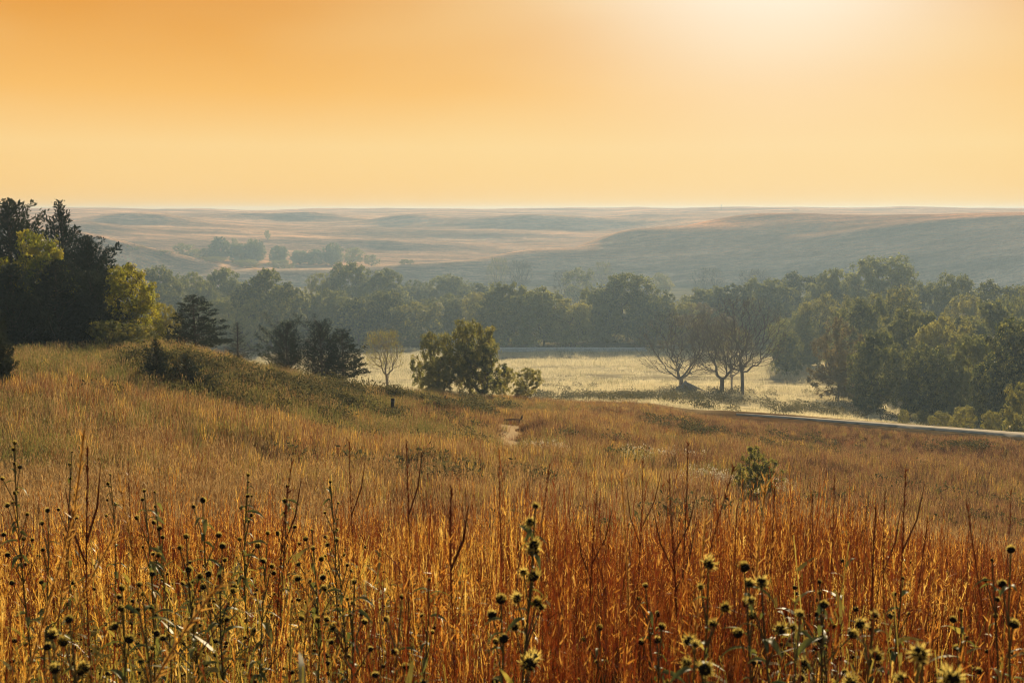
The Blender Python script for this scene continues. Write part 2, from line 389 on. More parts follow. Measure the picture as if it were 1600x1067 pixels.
# ------------------------------------------------------------------ tree builders
def skeleton(targets, trunk, bias=0.35, sub=3, lift=0.12, jit=0.05, g=None):
    """nodes and parents of a branching: every target is reached from the node that costs least"""
    g = g or rng
    P = [np.array(p, float) for p in trunk]; par = [-1] + list(range(len(trunk)-1))
    dist = [0.0]
    for i in range(1, len(P)): dist.append(dist[-1] + np.linalg.norm(P[i]-P[i-1]))
    PA = np.zeros((len(trunk) + len(targets)*sub, 3)); DA = np.zeros(len(PA)); PA[:len(P)] = P; DA[:len(P)] = dist; n = len(P)
    par = np.concatenate([par, np.zeros(len(PA)-n, int)])
    base = P[-1]
    order = np.argsort(np.linalg.norm(targets - base, axis=1))
    for k in order:
        tg = targets[k]; d = tg - PA[:n]; dl = np.linalg.norm(d, axis=1)
        down = np.clip(-d[:, 2], 0, None)
        cost = dl + bias*DA[:n] + 0.6*down
        cost[:max(1, len(trunk)//3)] += 1e3
        j = int(np.argmin(cost)); a = PA[j]; L_ = dl[j]
        q = j
        for s_ in range(1, sub+1):
            f = s_/sub
            p = a + (tg-a)*f + np.array([0, 0, -lift*L_*math.sin(f*math.pi)]) + g.normal(0, jit*L_/sub, 3)*(1 if s_ < sub else 0)
            PA[n] = p; par[n] = q; DA[n] = DA[q] + np.linalg.norm(p-PA[q]); q = n; n += 1
    return PA[:n], par[:n]
def skeleton_mesh(mb, P, par, r_tip, expo=2.2, k=4, m=0, rmax=None):
    n = len(P); area = np.zeros(n); kids = np.bincount(par[par >= 0], minlength=n)
    area[kids == 0] = r_tip**expo
    for i in range(n-1, 0, -1): area[par[i]] += area[i]
    r = np.maximum(area, r_tip**expo)**(1/expo)
    if rmax: r = r * min(1, rmax/r[0]) if r[0] > rmax else r
    r = np.maximum(r, r_tip*0.7)
    i = np.arange(1, n); a, b = P[par[i]], P[i]; ra = np.minimum(r[par[i]], r[i]*1.35); rb = r[i]
    ax = unit(b-a); up = np.where(np.abs(ax[:, 2:3]) > 0.9, [[1., 0, 0]], [[0, 0, 1.]])
    u = unit(np.cross(ax, up)); v = np.cross(ax, u); th = np.arange(k)*2*math.pi/k
    ring = np.cos(th)[None, :, None]*u[:, None] + np.sin(th)[None, :, None]*v[:, None]
    A = a[:, None] + ring*ra[:, None, None]; B = b[:, None] + ax[:, None]*rb[:, None, None]*0.4 + ring*rb[:, None, None]
    Q = np.stack([A, np.roll(A, -1, 1), np.roll(B, -1, 1), B], 2).reshape(-1, 4, 3)
    mb.quads(Q, m); return r
def leaf_quads(mb, C, size, aspect=0.6, updir=None, m=0, g=None, nor=None):
    g = g or rng; n = len(C)
    d = unit(g.normal(0, 1, (n, 3)) + (0 if updir is None else updir))
    s_ = unit(np.cross(d, g.normal(0, 1, (n, 3))))
    if nor is not None:
        q_ = unit(nor + g.normal(0, 0.42, (n, 3))); d = unit(np.cross(q_, g.normal(0, 1, (n, 3)))); s_ = np.cross(q_, d)
    sz = size*g.uniform(0.6, 1.3, n)[:, None]
    a = C - s_*sz*aspect*0.15; b = C + d*sz*0.5 - s_*sz*aspect/2; c_ = C + d*sz; e = C + d*sz*0.5 + s_*sz*aspect/2
    mb.quads(np.stack([a, b, c_, e], 1), m)

def crown_points(n_lobe, Rw, Hh, low, g, top=1.0):
    """centres and radii of the leafy lobes of a spreading crown"""
    L_ = []
    for k in range(n_lobe):
        for _ in range(30):
            z = g.uniform(low, 0.93)
            env = Rw * (math.sin(math.pi * min(1, (z - low*0.5 + 0.12) / (1.12 - low*0.5)))**0.62)
            a = g.uniform(0, 2*math.pi); rr = env*math.sqrt(g.uniform(0.12, 0.86))
            c_ = np.array([math.cos(a)*rr, math.sin(a)*rr, z*Hh])
            rad = Rw*g.uniform(0.28, 0.46)*(1.08 - 0.25*z)
            if all(np.linalg.norm(c_-q[0]) > 0.62*(rad+q[1])*0.8 for q in L_): break
        L_.append((c_, rad))
    return L_
def deciduous(name, seed, Hh=9.0, Rw=4.2, n_lobe=26, low=0.12, n_leaf=9000, size=0.24, leaf=m_oak, bark=m_bark, trunk_split=0.22, dens=1.0):
    g = np.random.default_rng(seed)
    lobes = crown_points(n_lobe, Rw, Hh, low, g)
    vol = np.array([l[1]**2 for l in lobes]); cnt = (n_leaf*vol/vol.sum()).astype(int)
    pts = []; tips = []; nors = []
    for (c_, r_), k in zip(lobes, cnt):
        nsub = max(6, int(k/55))
        sd = unit(g.normal(0, 1, (nsub, 3)) + [0, 0, 0.35]); sub = c_ + sd*r_*g.uniform(0.7, 1.05, (nsub, 1))*[1, 1, 0.85]
        tips.append(sub)
        idx = g.integers(0, nsub, k)
        q = sub[idx] + g.normal(0, 1, (k, 3))*r_*0.13; pts.append(q); nors.append(unit((q - c_)*[1, 1, 1.2]))
    pts = np.concatenate(pts); tips = np.concatenate(tips)
    nors = np.concatenate(nors)[pts[:, 2] > 0.05]; pts = pts[pts[:, 2] > 0.05]
    lean = g.normal(0, 0.03*Hh, 2)
    trunk = [(0, 0, -0.4), (lean[0]*.3, lean[1]*.3, Hh*0.1), (lean[0]*.7, lean[1]*.7, Hh*trunk_split)]
    mb = MB(); P, par = skeleton(tips, trunk, 0.3, 3, 0.05, 0.12, g); skeleton_mesh(mb, P, par, 0.016, 2.3, 4, rmax=Hh*0.03)
    lb = MB(); leaf_quads(lb, pts, size, 0.7, g=g, nor=nors)
    return mb.mesh(name + '_trunk', bark), lb.mesh(name + '_crown', leaf)
def bare_tree(name, seed, Hh=8.0, Rw=3.6, n=620, low=0.28, bark=m_bark, leaves=900, leaf=m_rusty, lean=0.0, split=0.16, size=0.12, rmax=0.2, flat=0.5):
    g = np.random.default_rng(seed)
    a = g.uniform(0, 2*math.pi, n); rr = np.sqrt(g.uniform(0.02, 1, n)); zz = low + (1-low)*g.uniform(0, 1, n)**0.8
    env = np.sin(math.pi*np.clip((zz-low*0.6)/(1.1-low*0.6), 0, 1))**flat
    rr = rr*env*Rw; T = np.stack([np.cos(a)*rr + lean*zz*Hh, np.sin(a)*rr, zz*Hh], 1)
    T += np.stack([fbm(T[:, 0]+seed, T[:, 2], 1.8), fbm(T[:, 1], T[:, 2]+seed, 1.8), 0*zz], 1)*Rw*0.35
    trunk = [(0, 0, -0.4), (lean*Hh*0.1, 0, Hh*split*0.5), (lean*Hh*0.35, 0.02, Hh*split)]
    mb = MB(); P, par = skeleton(T, trunk, 0.55, 4, 0.10, 0.16, g); skeleton_mesh(mb, P, par, 0.012, 2.15, 4, rmax=rmax)
    kids = np.bincount(par[par >= 0], minlength=len(P)); tips = P[kids == 0]
    lb = MB(); c_ = tips[g.integers(0, len(tips), leaves)] + g.normal(0, 0.14, (leaves, 3))
    leaf_quads(lb, c_, size, 0.6, g=g)
    # twigs: fine upright shoots at every tip
    k = 5; B = np.repeat(tips, k, 0); d = unit(unit(B - [0, 0, Hh*split])*0.9 + g.normal(0, 0.5, B.shape) + [0, 0, 0.5])
    mb.strips(B, d, g.uniform(0.25, 0.7, len(B))*Hh/8, np.full(len(B), 0.018), g.normal(0, 0.05, B.shape), unit(np.cross(d, g.normal(0, 1, B.shape))), 1, 0, 0.8)
    return mb.mesh(name + '_trunk', bark), lb.mesh(name + '_crown', leaf)
def cedar(name, seed, Hh=8.0, Rw=2.6, nb=230, per=75, spire=1.2, low=0.04, leaf=m_cedar, size=0.20, up=0.35, ragged=0.35, flatlayer=0.0):
    g = np.random.default_rng(seed)
    mb = MB(); lb = MB()
    lean = g.normal(0, 0.015*Hh, 2)
    tp = np.array([[0, 0, -0.4], [lean[0]*.3, lean[1]*.3, Hh*.35], [lean[0]*.6, lean[1]*.6, Hh*.7], [lean[0], lean[1], Hh*0.985]])
    mb.tube(tp, [Hh*.022, Hh*.016, Hh*.008, 0.01], 6)
    ga = g.uniform(0, 6.28); lobes = g.uniform(0, 6.28, 5); lobw = g.uniform(0.1, ragged, 5)
    for i in range(nb):
        h = low + (1-low)*((i+0.5)/nb)**1.12; a = ga + i*2.39996 + g.normal(0, .25)
        x0 = np.interp(h*Hh, tp[:, 2], tp[:, 0]); y0 = np.interp(h*Hh, tp[:, 2], tp[:, 1])
        env = Rw*(1-h)**(1/spire)*min(1, 0.55 + h*3.2) + 0.05*Hh*(1-h)**.3*.3
        env *= 1 + sum(w_*math.sin((k+1)*a + l_ + h*7) for k, (l_, w_) in enumerate(zip(lobes, lobw)))*0.5
        ln = max(0.12, env*(g.uniform(1-ragged, 1.0) if g.uniform() < .84 else g.uniform(1.0, 1.3)))
        d0 = np.array([math.cos(a), math.sin(a), up*(0.3+h)]); 
        tt = np.linspace(0, 1, 5); pts = np.array([[x0, y0, h*Hh]]) + d0[None]*ln*tt[:, None] + np.array([[0, 0, 1.]])*(tt**2)[:, None]*ln*(up*0.6 - flatlayer)
        mb.tube(pts, np.linspace(0.012 + 0.012*ln, 0.006, 5), 3)
        k = max(5, int(per*ln/Rw*1.3)); u_ = g.uniform(0.18, 1.0, k)**0.7
        C = np.stack([np.interp(u_, tt, pts[:, q]) for q in range(3)], 1)
        sp = 0.15*ln*(1.15-u_)[:, None] + 0.045
        sd = g.normal(0, 1, (k, 3))*[1, 1, 0.45 if flatlayer else 0.75]; C = C + sd*sp*0.8
        dd = unit(d0)*0.9 + unit(sd)*0.6 + np.array([0, 0, 0.45])
        leaf_quads(lb, C, size*(0.75+0.5*(1-h)), 0.34, updir=dd*2.0, g=g)
    # tip spray on the leader
    C = tp[-1] - np.array([0, 0, 1.])*g.uniform(0, 0.09*Hh, (50, 1)) + g.normal(0, 0.05, (50, 3)); leaf_quads(lb, C, size*0.8, 0.3, updir=np.array([0, 0, 2.5]), g=g)
    return mb.mesh(name + '_trunk', m_bark), lb.mesh(name + '_crown', leaf)

PROTO = {}
def proto(key, pair, hh, rw): PROTO[key] = (pair[0], pair[1], hh, rw)
for k in range(5): proto('oak%d' % k, deciduous('oak%d' % k, 100+k, 9, 4.0+0.4*(k % 3), 30+3*k, 0.06, 30000, 0.26), 9, 4.0+0.4*(k % 3))
for k in range(2): proto('olive%d' % k, deciduous('olive%d' % k, 130+k, 8, 3.6, 24, 0.08, 17000, 0.22, m_olive), 8, 3.6)
proto('bush0', deciduous('bush0', 181, 3, 1.4, 30, 0.04, 14000, 0.085, m_olive, trunk_split=0.1), 3, 1.4)
proto('rust0', deciduous('rust0', 151, 8, 3.4, 26, 0.08, 17000, 0.2, m_rusty), 8, 3.4)
proto('yellow0', deciduous('yellow0', 161, 7, 2.9, 30, 0.06, 22000, 0.16, m_yellow), 7, 2.9)
proto('scrub0', deciduous('scrub0', 171, 6, 3.0, 26, 0.1, 20000, 0.15, m_olive, trunk_split=0.08), 6, 3.0)
proto('scrub1', deciduous('scrub1', 173, 5, 2.4, 20, 0.04, 14000, 0.14, m_olive, trunk_split=0.05), 5, 2.4)
for k in range(2): proto('bare%d' % k, bare_tree('bare%d' % k, 200+k*3, 8, 3.8, 760+140*k, 0.22+.08*k, leaves=800, split=0.13+.07*k), 8, 3.6)
proto('bare2', bare_tree('bare2', 204, 8, 3.5, 520, 0.35, m_palebark, 2200, m_olive), 8, 3.6)
proto('bare3', bare_tree('bare3', 231, 8, 3.9, 640, 0.3, leaves=700, split=0.24, lean=0.03, flat=0.7), 8, 3.8)
proto('lean0', bare_tree('lean0', 210, 5, 1.9, 330, 0.45, m_palebark, 2600, m_olive, lean=-0.16, split=0.33, size=0.09, rmax=0.12, flat=0.45), 5, 1.9)
proto('cedar0', cedar('cedar0', 300, 8, 2.6, 230, 190, 1.5, up=0.55, ragged=0.5), 8, 2.6)
proto('cedar1', cedar('cedar1', 301, 8, 2.4, 170, 150, 1.05, up=0.7, ragged=0.6), 8, 2.4)
proto('cedar2', cedar('cedar2', 302, 4, 2.0, 120, 170, 2.3, size=0.11, up=0.55, ragged=0.55, low=0.14), 4, 2.0)
proto('cedar3', cedar('cedar3', 303, 4, 2.1, 80, 200, 2.0, low=0.16, size=0.13, up=0.2, flatlayer=0.08, ragged=0.35), 4, 2.1)
proto('sparse0', cedar('sparse0', 304, 3.2, 1.3, 100, 40, 1.3, size=0.08, up=0.3, ragged=0.5), 3.2, 1.3)
proto('seedling0', cedar('seedling0', 305, 2.2, 0.75, 70, 60, 1.2, low=0.1, size=0.12, up=0.6, ragged=0.5), 2.2, 0.75)

def tree(name, cat, key, px, D, top, wpx, label, group=None, rot=None, sink=0.0, base_py=None, wy=None):
    """a tree of a given kind on the ground at bearing px and distance D, as tall and wide as the photo shows it"""
    x, y, z = spot(px, far(D))
    mt, mc, h0, r0 = PROTO[key]
    d = math.hypot(x, y); hh = zray(px, top, d) - z
    sxy = (wpx/2) * (y*CP - z*SP) / FPX / r0
    e = obj(name, None, None, (x, y, z - sink), (0, 0, rng.uniform(0, 6.28) if rot is None else rot), (sxy, sxy if wy is None else sxy*wy, (hh + sink)/h0))
    e.empty_display_size = 0.3
    tag(e, label, cat, group)
    obj('trunk', mt, e); obj('crown', mc, e)
    return e
# ------------------------------------------------------------------ trees, one by one
G_GROVE = 'cedars and broadleaf trees of the grove at the left edge'
G_LINE = 'trees of the wooded creek line across the valley'
G_BARE = 'pale bare trees behind the creek woods'
G_FAR = 'far misty trees in the upper valley'
G_RIGHT = 'big trees of the wood at the right'
T_ = [
 # grove at the left
 ('cedar_tree', 'cedar', 'cedar0', 25, 72, 316, 190, 'tall dark cedar at the left picture edge whose jagged tip crosses the skyline', G_GROVE),
 ('cedar_tree', 'cedar', 'cedar1', 110, 70, 318, 170, 'tall dark cedar with open upswept branches, its spire breaking the skyline beside the edge cedar', G_GROVE),
 ('cedar_tree', 'cedar', 'cedar0', 146, 67, 372, 140, 'dark ragged cedar leaning over the right shoulder of the left grove', G_GROVE),
 ('broadleaf_tree', 'tree', 'yellow0', 66, 65, 368, 116, 'yellow-green sunlit broadleaf tree wedged between the dark cedars of the left grove', G_GROVE),
 ('cedar_tree', 'cedar', 'cedar1', -40, 66, 345, 150, 'dark cedar cut off by the picture edge behind the edge cedar', G_GROVE),
 ('cedar_tree', 'cedar', 'cedar0', 92, 60, 408, 130, 'broad near-black cedar in the middle front of the left grove', G_GROVE),
 ('cedar_tree', 'cedar', 'cedar0', 22, 61, 415, 130, 'dark low cedar in front of the edge cedar of the left grove', G_GROVE),
 ('cedar_tree', 'cedar', 'cedar0', 148, 61, 425, 110, 'dark cedar standing right against the yellow-green tree of the grove', G_GROVE),
 ('broadleaf_tree', 'tree', 'yellow0', 203, 63, 416, 100, 'bright yellow-green tree closing the right end of the left grove', G_GROVE),
 ('shrub', 'shrub', 'scrub1', 210, 58.5, 508, 70, 'dark low shrub at the foot of the bright yellow-green tree', None),
 ('shrub', 'shrub', 'scrub1', 172, 58, 500, 60, 'dark shrub on the knoll between the grove cedars and the yellow-green tree', None),
 ('cedar_tree', 'cedar', 'cedar0', -4, 40, 488, 58, 'small green cedar at the left edge standing in the golden grass', None),
 # on and behind the knoll
 ('cedar_tree', 'cedar', 'cedar3', 306, 66, 462, 122, 'flat-branched dark cedar on the knoll against the misty woods', 'cedars along the knoll'),
 ('broadleaf_tree', 'tree', 'scrub0', 258, 72, 476, 60, 'small loose grey-green tree peeping out left of the flat-branched cedar', None),
 ('cedar_tree', 'cedar', 'sparse0', 372, 63, 504, 70, 'thin half-bare cedar on the knoll right of the flat-branched cedar', 'cedars along the knoll'),
 ('cedar_tree', 'cedar', 'cedar2', 449, 68, 508, 92, 'left one of the clump of three dark cedars below the knoll crest', 'cedars along the knoll'),
 ('cedar_tree', 'cedar', 'cedar2', 503, 69, 508, 88, 'middle one of the clump of three dark cedars, with bare lower trunks', 'cedars along the knoll'),
 ('cedar_tree', 'cedar', 'cedar3', 536, 70, 515, 86, 'right one of the clump of three cedars, olive toned and ragged', 'cedars along the knoll'),
 ('cedar_sapling', 'sapling', 'seedling0', 246, 44.5, 534, 58, 'spindly young cedar standing alone on the grassy knoll', None),
 ('cedar_sapling', 'sapling', 'seedling0', 292, 44.5, 556, 72, 'bushy young cedar just right of the spindly sapling on the knoll', None),
 ('shrub', 'shrub', 'cedar2', 305, 45, 584, 110, 'dark squat bush at the foot of the two young cedars', None),
 ('leaning_tree', 'tree', 'lean0', 606, 80, 521, 66, 'small slender tree with a pale leaning trunk and thin twiggy crown', None),
 ('broadleaf_tree', 'tree', 'scrub0', 735, 82, 500, 92, 'tallest olive tree of the leafy clump in the middle of the picture', 'olive trees of the middle clump'),
 ('broadleaf_tree', 'tree', 'scrub1', 680, 83, 520, 74, 'grey-green tree on the left side of the leafy middle clump', 'olive trees of the middle clump'),
 ('broadleaf_tree', 'tree', 'scrub1', 752, 79, 536, 78, 'rounded olive tree on the right side of the leafy middle clump', 'olive trees of the middle clump'),
 ('shrub', 'shrub', 'scrub0', 690, 78, 556, 62, 'pale olive bush at the front of the leafy middle clump', 'olive trees of the middle clump'),
 ('shrub', 'shrub', 'scrub1', 790, 85, 574, 34, 'low bush bridging the leafy middle clump and the round bush beside it', None),
 ('shrub', 'shrub', 'scrub1', 824, 84, 576, 50, 'round grey-green bush standing apart right of the leafy middle clump', None),
 ('shrub', 'shrub', 'bush0', 1182, 33, 699, 70, 'lone dark green bush with a sunlit yellow rim in the rust grass field', None),
 # bare trees of the meadow
 ('bare_tree', 'tree', 'bare0', 1064, 124, 493, 146, 'bare spreading tree alone in the pale meadow, rising from a stump heap', 'bare trees in the pale meadow'),
 ('bare_tree', 'tree', 'bare1', 1128, 122, 508, 116, 'left tree of the bare trio in the meadow with a low side limb', 'bare trees in the pale meadow'),
 ('bare_tree', 'tree', 'bare2', 1143, 124, 516, 80, 'thin middle tree of the bare trio in the meadow', 'bare trees in the pale meadow'),
 ('bare_tree', 'tree', 'bare3', 1160, 120, 470, 150, 'tallest right tree of the bare trio in the meadow with a curved limb', 'bare trees in the pale meadow'),
]
# creek woods: px, D, top row, width, look
line = [
 (345, 'oak1', 172, 470, 90, 'dim broad tree of the creek woods directly behind the flat-branched cedar'),
 (425, 'oak0', 168, 424, 100, 'tall rounded green tree of the creek woods standing proud at the left'),
 (465, 'oak2', 175, 455, 80, 'rounded tree leaning on the tall one at the left of the creek woods'),
 (392, 'olive0', 164, 466, 60, 'pale green smaller tree on the left flank of the tall rounded one'),
 (515, 'oak3', 176, 452, 84, 'hazy creek tree above the clump of three dark cedars'),
 (560, 'oak1', 170, 470, 80, 'pale-topped creek tree above the gap between cedar clump and leaning tree'),
 (602, 'oak4', 174, 456, 96, 'broad creek tree above the small leaning tree'),
 (655, 'olive1', 170, 468, 84, 'olive-tinted creek tree left above the leafy middle clump'),
 (700, 'oak2', 178, 462, 90, 'soft rounded creek tree behind the leafy middle clump'),
 (752, 'olive0', 174, 456, 70, 'pale creek tree just left of the broad dome at centre'),
 (795, 'oak0', 170, 444, 110, 'wide domed creek tree at the left of the central mass above the white fence'),
 (850, 'oak3', 168, 450, 100, 'dense creek tree over the round grey-green bush'),
 (893, 'olive1', 166, 466, 80, 'speckled olive tree in the middle of the central creek woods'),
 (935, 'oak1', 172, 455, 80, 'dark creek tree left of the highest central crown'),
 (980, 'oak4', 174, 430, 116, 'highest crown of the central creek woods, with a bumpy green top'),
 (1024, 'oak2', 170, 456, 84, 'darker shoulder tree right of the highest central crown'),
 (1062, 'olive0', 168, 470, 80, 'greyish creek tree right behind the bare meadow tree'),
 (1100, 'rust0', 160, 476, 90, 'brownish thinning tree behind the gap between the bare trees'),
 (1108, 'oak3', 180, 448, 96, 'grey-green crown rising behind the brownish thinning tree'),
 (1150, 'oak0', 180, 446, 90, 'green crown above the bare trio of the meadow'),
 (1200, 'oak1', 176, 440, 100, 'green crown above the right side of the bare trio'),
 (250, 'oak4', 185, 420, 90, 'misty creek crown peeping out right of the bright yellow-green tree'),
 (300, 'oak2', 190, 430, 90, 'misty low creek crown above the flat-branched cedar'),
 (355, 'oak0', 195, 422, 80, 'misty crown of the back row left of the tall rounded tree'),
 (505, 'olive1', 205, 425, 60, 'pale crown of the back row between tall tree and domed back tree'),
 (545, 'oak1', 205, 414, 86, 'domed dark crown of the back row at the left of a matching pair'),
 (600, 'oak3', 205, 420, 80, 'flat dark crown of the back row at the right of a matching pair'),
 (652, 'oak2', 215, 440, 70, 'faint crown of the back row sinking into the haze'),
 (700, 'oak4', 212, 432, 84, 'faint broad crown of the back row left of the bare pale trees'),
 (745, 'oak0', 205, 444, 60, 'faint small crown beside the broad one of the back row'),
]
right = [
 (1255, 'oak2', 150, 490, 100, 'shaded blue-grey tree at the left end of the right wood, beside the bare trio'),
 (1248, 'oak3', 185, 426, 100, 'green domed crown at the back left of the right wood'),
 (1300, 'oak0', 175, 424, 80, 'green crown between the domed one and the tallest crown of the right wood'),
 (1290, 'olive1', 150, 455, 90, 'olive crown under the green domes of the right wood'),
 (1372, 'oak4', 180, 404, 140, 'tallest and widest crown of the right wood, hazy blue below'),
 (1310, 'rust0', 118, 500, 92, 'rounded brownish tree at the front corner of the right wood'),
 (1345, 'oak1', 132, 470, 100, 'dark flat crown behind the brownish corner tree'),
 (1390, 'olive0', 140, 446, 100, 'light olive crown in the middle of the right wood'),
 (1370, 'oak0', 112, 520, 90, 'dense dark tree in the front row beside the brownish corner tree'),
 (1420, 'oak3', 122, 480, 110, 'broad green-topped tree in the front middle of the right wood'),
 (1470, 'olive1', 118, 488, 90, 'yellow-olive tree on the bright shoulder of the right wood'),
 (1440, 'oak2', 109, 540, 100, 'low dark tree at the bottom front of the right wood'),
 (1490, 'oak4', 165, 432, 90, 'dark rounded crown on the skyline of the right wood'),
 (1445, 'oak1', 168, 446, 70, 'small grey crown beside the tallest crown of the right wood'),
 (1552, 'oak3', 160, 440, 110, 'long flat crown at the top right of the right wood'),
 (1535, 'oak0', 128, 474, 120, 'dark crown below the long flat one at the right'),
 (1590, 'oak2', 140, 455, 90, 'green crown cut by the right picture edge'),
 (1520, 'oak1', 108, 530, 90, 'dark tree at the front right of the right wood'),
 (1580, 'oak4', 104, 506, 110, 'big dark-green tree in front at the right picture edge'),
 (1640, 'oak3', 118, 480, 120, 'tree beyond the right picture edge with only its flank showing'),
 (1500, 'olive0', 145, 458, 80, 'sage-coloured crown between the dark crowns of the right wood'),
 (1228, 'oak4', 140, 520, 50, 'narrow shaded tree touching the bare trio from the right'),
]
bare = [
 (778, 'bare2', 255, 404, 40, 'leftmost pale bare tree on the far meadow edge'), (812, 'bare1', 262, 408, 44, 'second pale bare tree from the left, beside its twin'),
 (905, 'olive1', 240, 416, 50, 'hazy leafy tree left of the pale forked one behind the high central crown'), (942, 'bare2', 250, 410, 40, 'pale round-headed bare tree above the high central crown'),
 (1032, 'olive0', 262, 426, 36, 'small round hazy tree on the far meadow right of the high central crown'), (1105, 'bare0', 252, 420, 60, 'wide pale bare tree on the far meadow above the bare trio'),
 (1178, 'bare1', 248, 422, 56, 'hazy bare tree at the right end of the far meadow'), (880, 'bare1', 250, 424, 36, 'low pale twiggy tree left of the hazy leafy one'),
]
misty = [
 (345, 'oak0', 600, 371, 36, 'round misty tree, tallest of the far upper valley'), (290, 'olive0', 610, 380, 44, 'low misty tree at the left end of the far valley belt'),
 (322, 'scrub0', 560, 388, 30, 'small misty tree below the tallest far one'), (375, 'oak1', 600, 382, 36, 'misty tree just right of the tallest far one'),
 (400, 'oak2', 590, 376, 34, 'misty broad tree in the middle of the far valley belt'), (436, 'oak3', 590, 384, 30, 'misty round tree right of the middle of the far belt'),
 (395, 'olive1', 640, 372, 22, 'faint small tree behind the middle of the far belt'), (470, 'oak4', 580, 392, 36, 'low misty tree in the far belt before its gap'),
 (492, 'oak0', 590, 390, 32, 'misty tree starting the right half of the far belt'), (520, 'oak2', 590, 381, 34, 'misty high tree in the right half of the far belt'),
 (552, 'olive0', 580, 386, 34, 'pale misty tree near the right end of the far belt'), (580, 'scrub1', 575, 398, 28, 'last low misty bush of the far belt at the right'),
 (210, 'olive1', 470, 404, 34, 'misty low tree behind the left grove'), (245, 'scrub0', 470, 400, 50, 'misty bush row end at the foot of the left spur'),
 (300, 'olive0', 480, 402, 44, 'misty bush in front of the far belt, left one'), (335, 'scrub0', 470, 401, 36, 'misty bush in front of the far belt, middle one'),
 (385, 'olive1', 470, 405, 44, 'misty bush in front of the far belt, right one'), (440, 'scrub1', 470, 406, 40, 'misty bush in the gap right of the front bushes'),
 (632, 'scrub1', 400, 405, 16, 'left half of the tiny dark bush pair on the spur ridge'), (641, 'scrub1', 402, 406, 14, 'right half of the tiny dark bush pair on the spur ridge'),
 (418, 'scrub1', 880, 360, 9, 'tiny dark bush on the far slope above the misty belt'), (1243, 'bare1', 1600, 327, 14, 'tiny lone tree on the horizon at the upper right'),
 (366, 'scrub1', 760, 372, 12, 'tiny bush behind the tallest misty far tree'),
]
low = [(1411, 'scrub1', 101, 640, 18, 'small grey-green bush by the road at the lower edge of the right wood'), (1470, 'scrub0', 99, 643, 34, 'first of the pale bushes in front of the right wood'),
 (1505, 'scrub1', 98, 634, 40, 'largest pale bush in front of the right wood beside the road'), (1548, 'scrub0', 98, 642, 36, 'flat pale bush near the right end of the road'),
 (1592, 'olive1', 96, 596, 52, 'olive bush at the right picture edge above the road'), (1440, 'scrub0', 104, 642, 30, 'low bush between the small grey-green one and the pale ones')]
for e_ in T_: tree(*e_)
for px, k, D, top, wd, lab in line: tree('creek_tree', 'tree', k, px, D, top, wd, lab, G_LINE)
for px, k, D, top, wd, lab in right: tree('woodland_tree', 'tree', k, px, D, top, wd, lab, G_RIGHT)
for px, k, D, top, wd, lab in bare: tree('far_meadow_tree', 'tree', k, px, D, top, wd, lab, G_BARE)
for px, k, D, top, wd, lab in misty: tree('misty_tree', 'tree', k, px, D, top, wd, lab, G_FAR)
for px, k, D, top, wd, lab in low: tree('roadside_bush', 'bush', k, px, D, top, wd, lab, 'pale bushes along the road')
def blobmesh(name, r, mat, seed, rough=0.25, nu=10, nv=7):
    g = np.random.default_rng(seed); u = np.linspace(0, 2*math.pi, nu+1); v = np.linspace(0, math.pi, nv)
    d = np.stack([np.sin(v)[:, None]*np.cos(u)[None], np.sin(v)[:, None]*np.sin(u)[None], np.cos(v)[:, None]*np.ones_like(u)[None]], 2)
    k = g.normal(0, 1, (5, 3)); f = 1 + rough*sum(np.sin(d@k[i]*2.2 + i) for i in range(5))/3
    f[:, -1] = f[:, 0]
    mb = MB(); mb.grid(d*f[..., None]*np.array(r)); return mb
m_head = plain_mat('seed_head', (0.018, 0.014, 0.010), (0.055, 0.04, 0.02), 300, 0.9, 0.8)
m_bract = blade_mat('spiky_bracts', (0.40, 0.31, 0.06), (0.75, 0.60, 0.16), trans=0.65, patch=0.5)
# ------------------------------------------------------------------ grass
m_rust = blade_mat('rust_stems', (0.03, 0.006, 0.003), (0.26, 0.05, 0.010), (0.36, 0.11, 0.02), trans=0.36, patch=1.2)
m_gold = blade_mat('golden_blades', (0.46, 0.19, 0.02), (0.85, 0.50, 0.08), (0.90, 0.64, 0.17), trans=0.6, patch=0.8)
m_amber = blade_mat('amber_blades', (0.30, 0.09, 0.012), (0.75, 0.34, 0.05), (0.85, 0.48, 0.10), trans=0.55, patch=0.8)
m_green = blade_mat('olive_blades', (0.10, 0.10, 0.02), (0.36, 0.29, 0.05), (0.50, 0.40, 0.08), trans=0.58, patch=0.5)
m_dark = blade_mat('dark_stalks', (0.05, 0.018, 0.008), (0.10, 0.035, 0.012), trans=0.15, patch=0.5)
m_field = blade_mat('field_grass', (0.10, 0.05, 0.016), (0.44, 0.26, 0.09), (0.60, 0.43, 0.19), trans=0.48, patch=0.28)
m_fgreen = blade_mat('knoll_grass', (0.06, 0.07, 0.018), (0.24, 0.23, 0.055), (0.38, 0.32, 0.09), trans=0.5, patch=0.3)
m_mead = blade_mat('meadow_grass', (0.50, 0.43, 0.24), (0.85, 0.76, 0.50), trans=0.55, patch=0.06)
m_rustf = blade_mat('rust_field_grass', (0.08, 0.032, 0.014), (0.31, 0.145, 0.058), (0.42, 0.25, 0.11), trans=0.45, patch=0.4)
m_white = blade_mat('pale_seed_fluff', (0.55, 0.47, 0.33), (0.75, 0.68, 0.52), trans=0.5, patch=0.5)

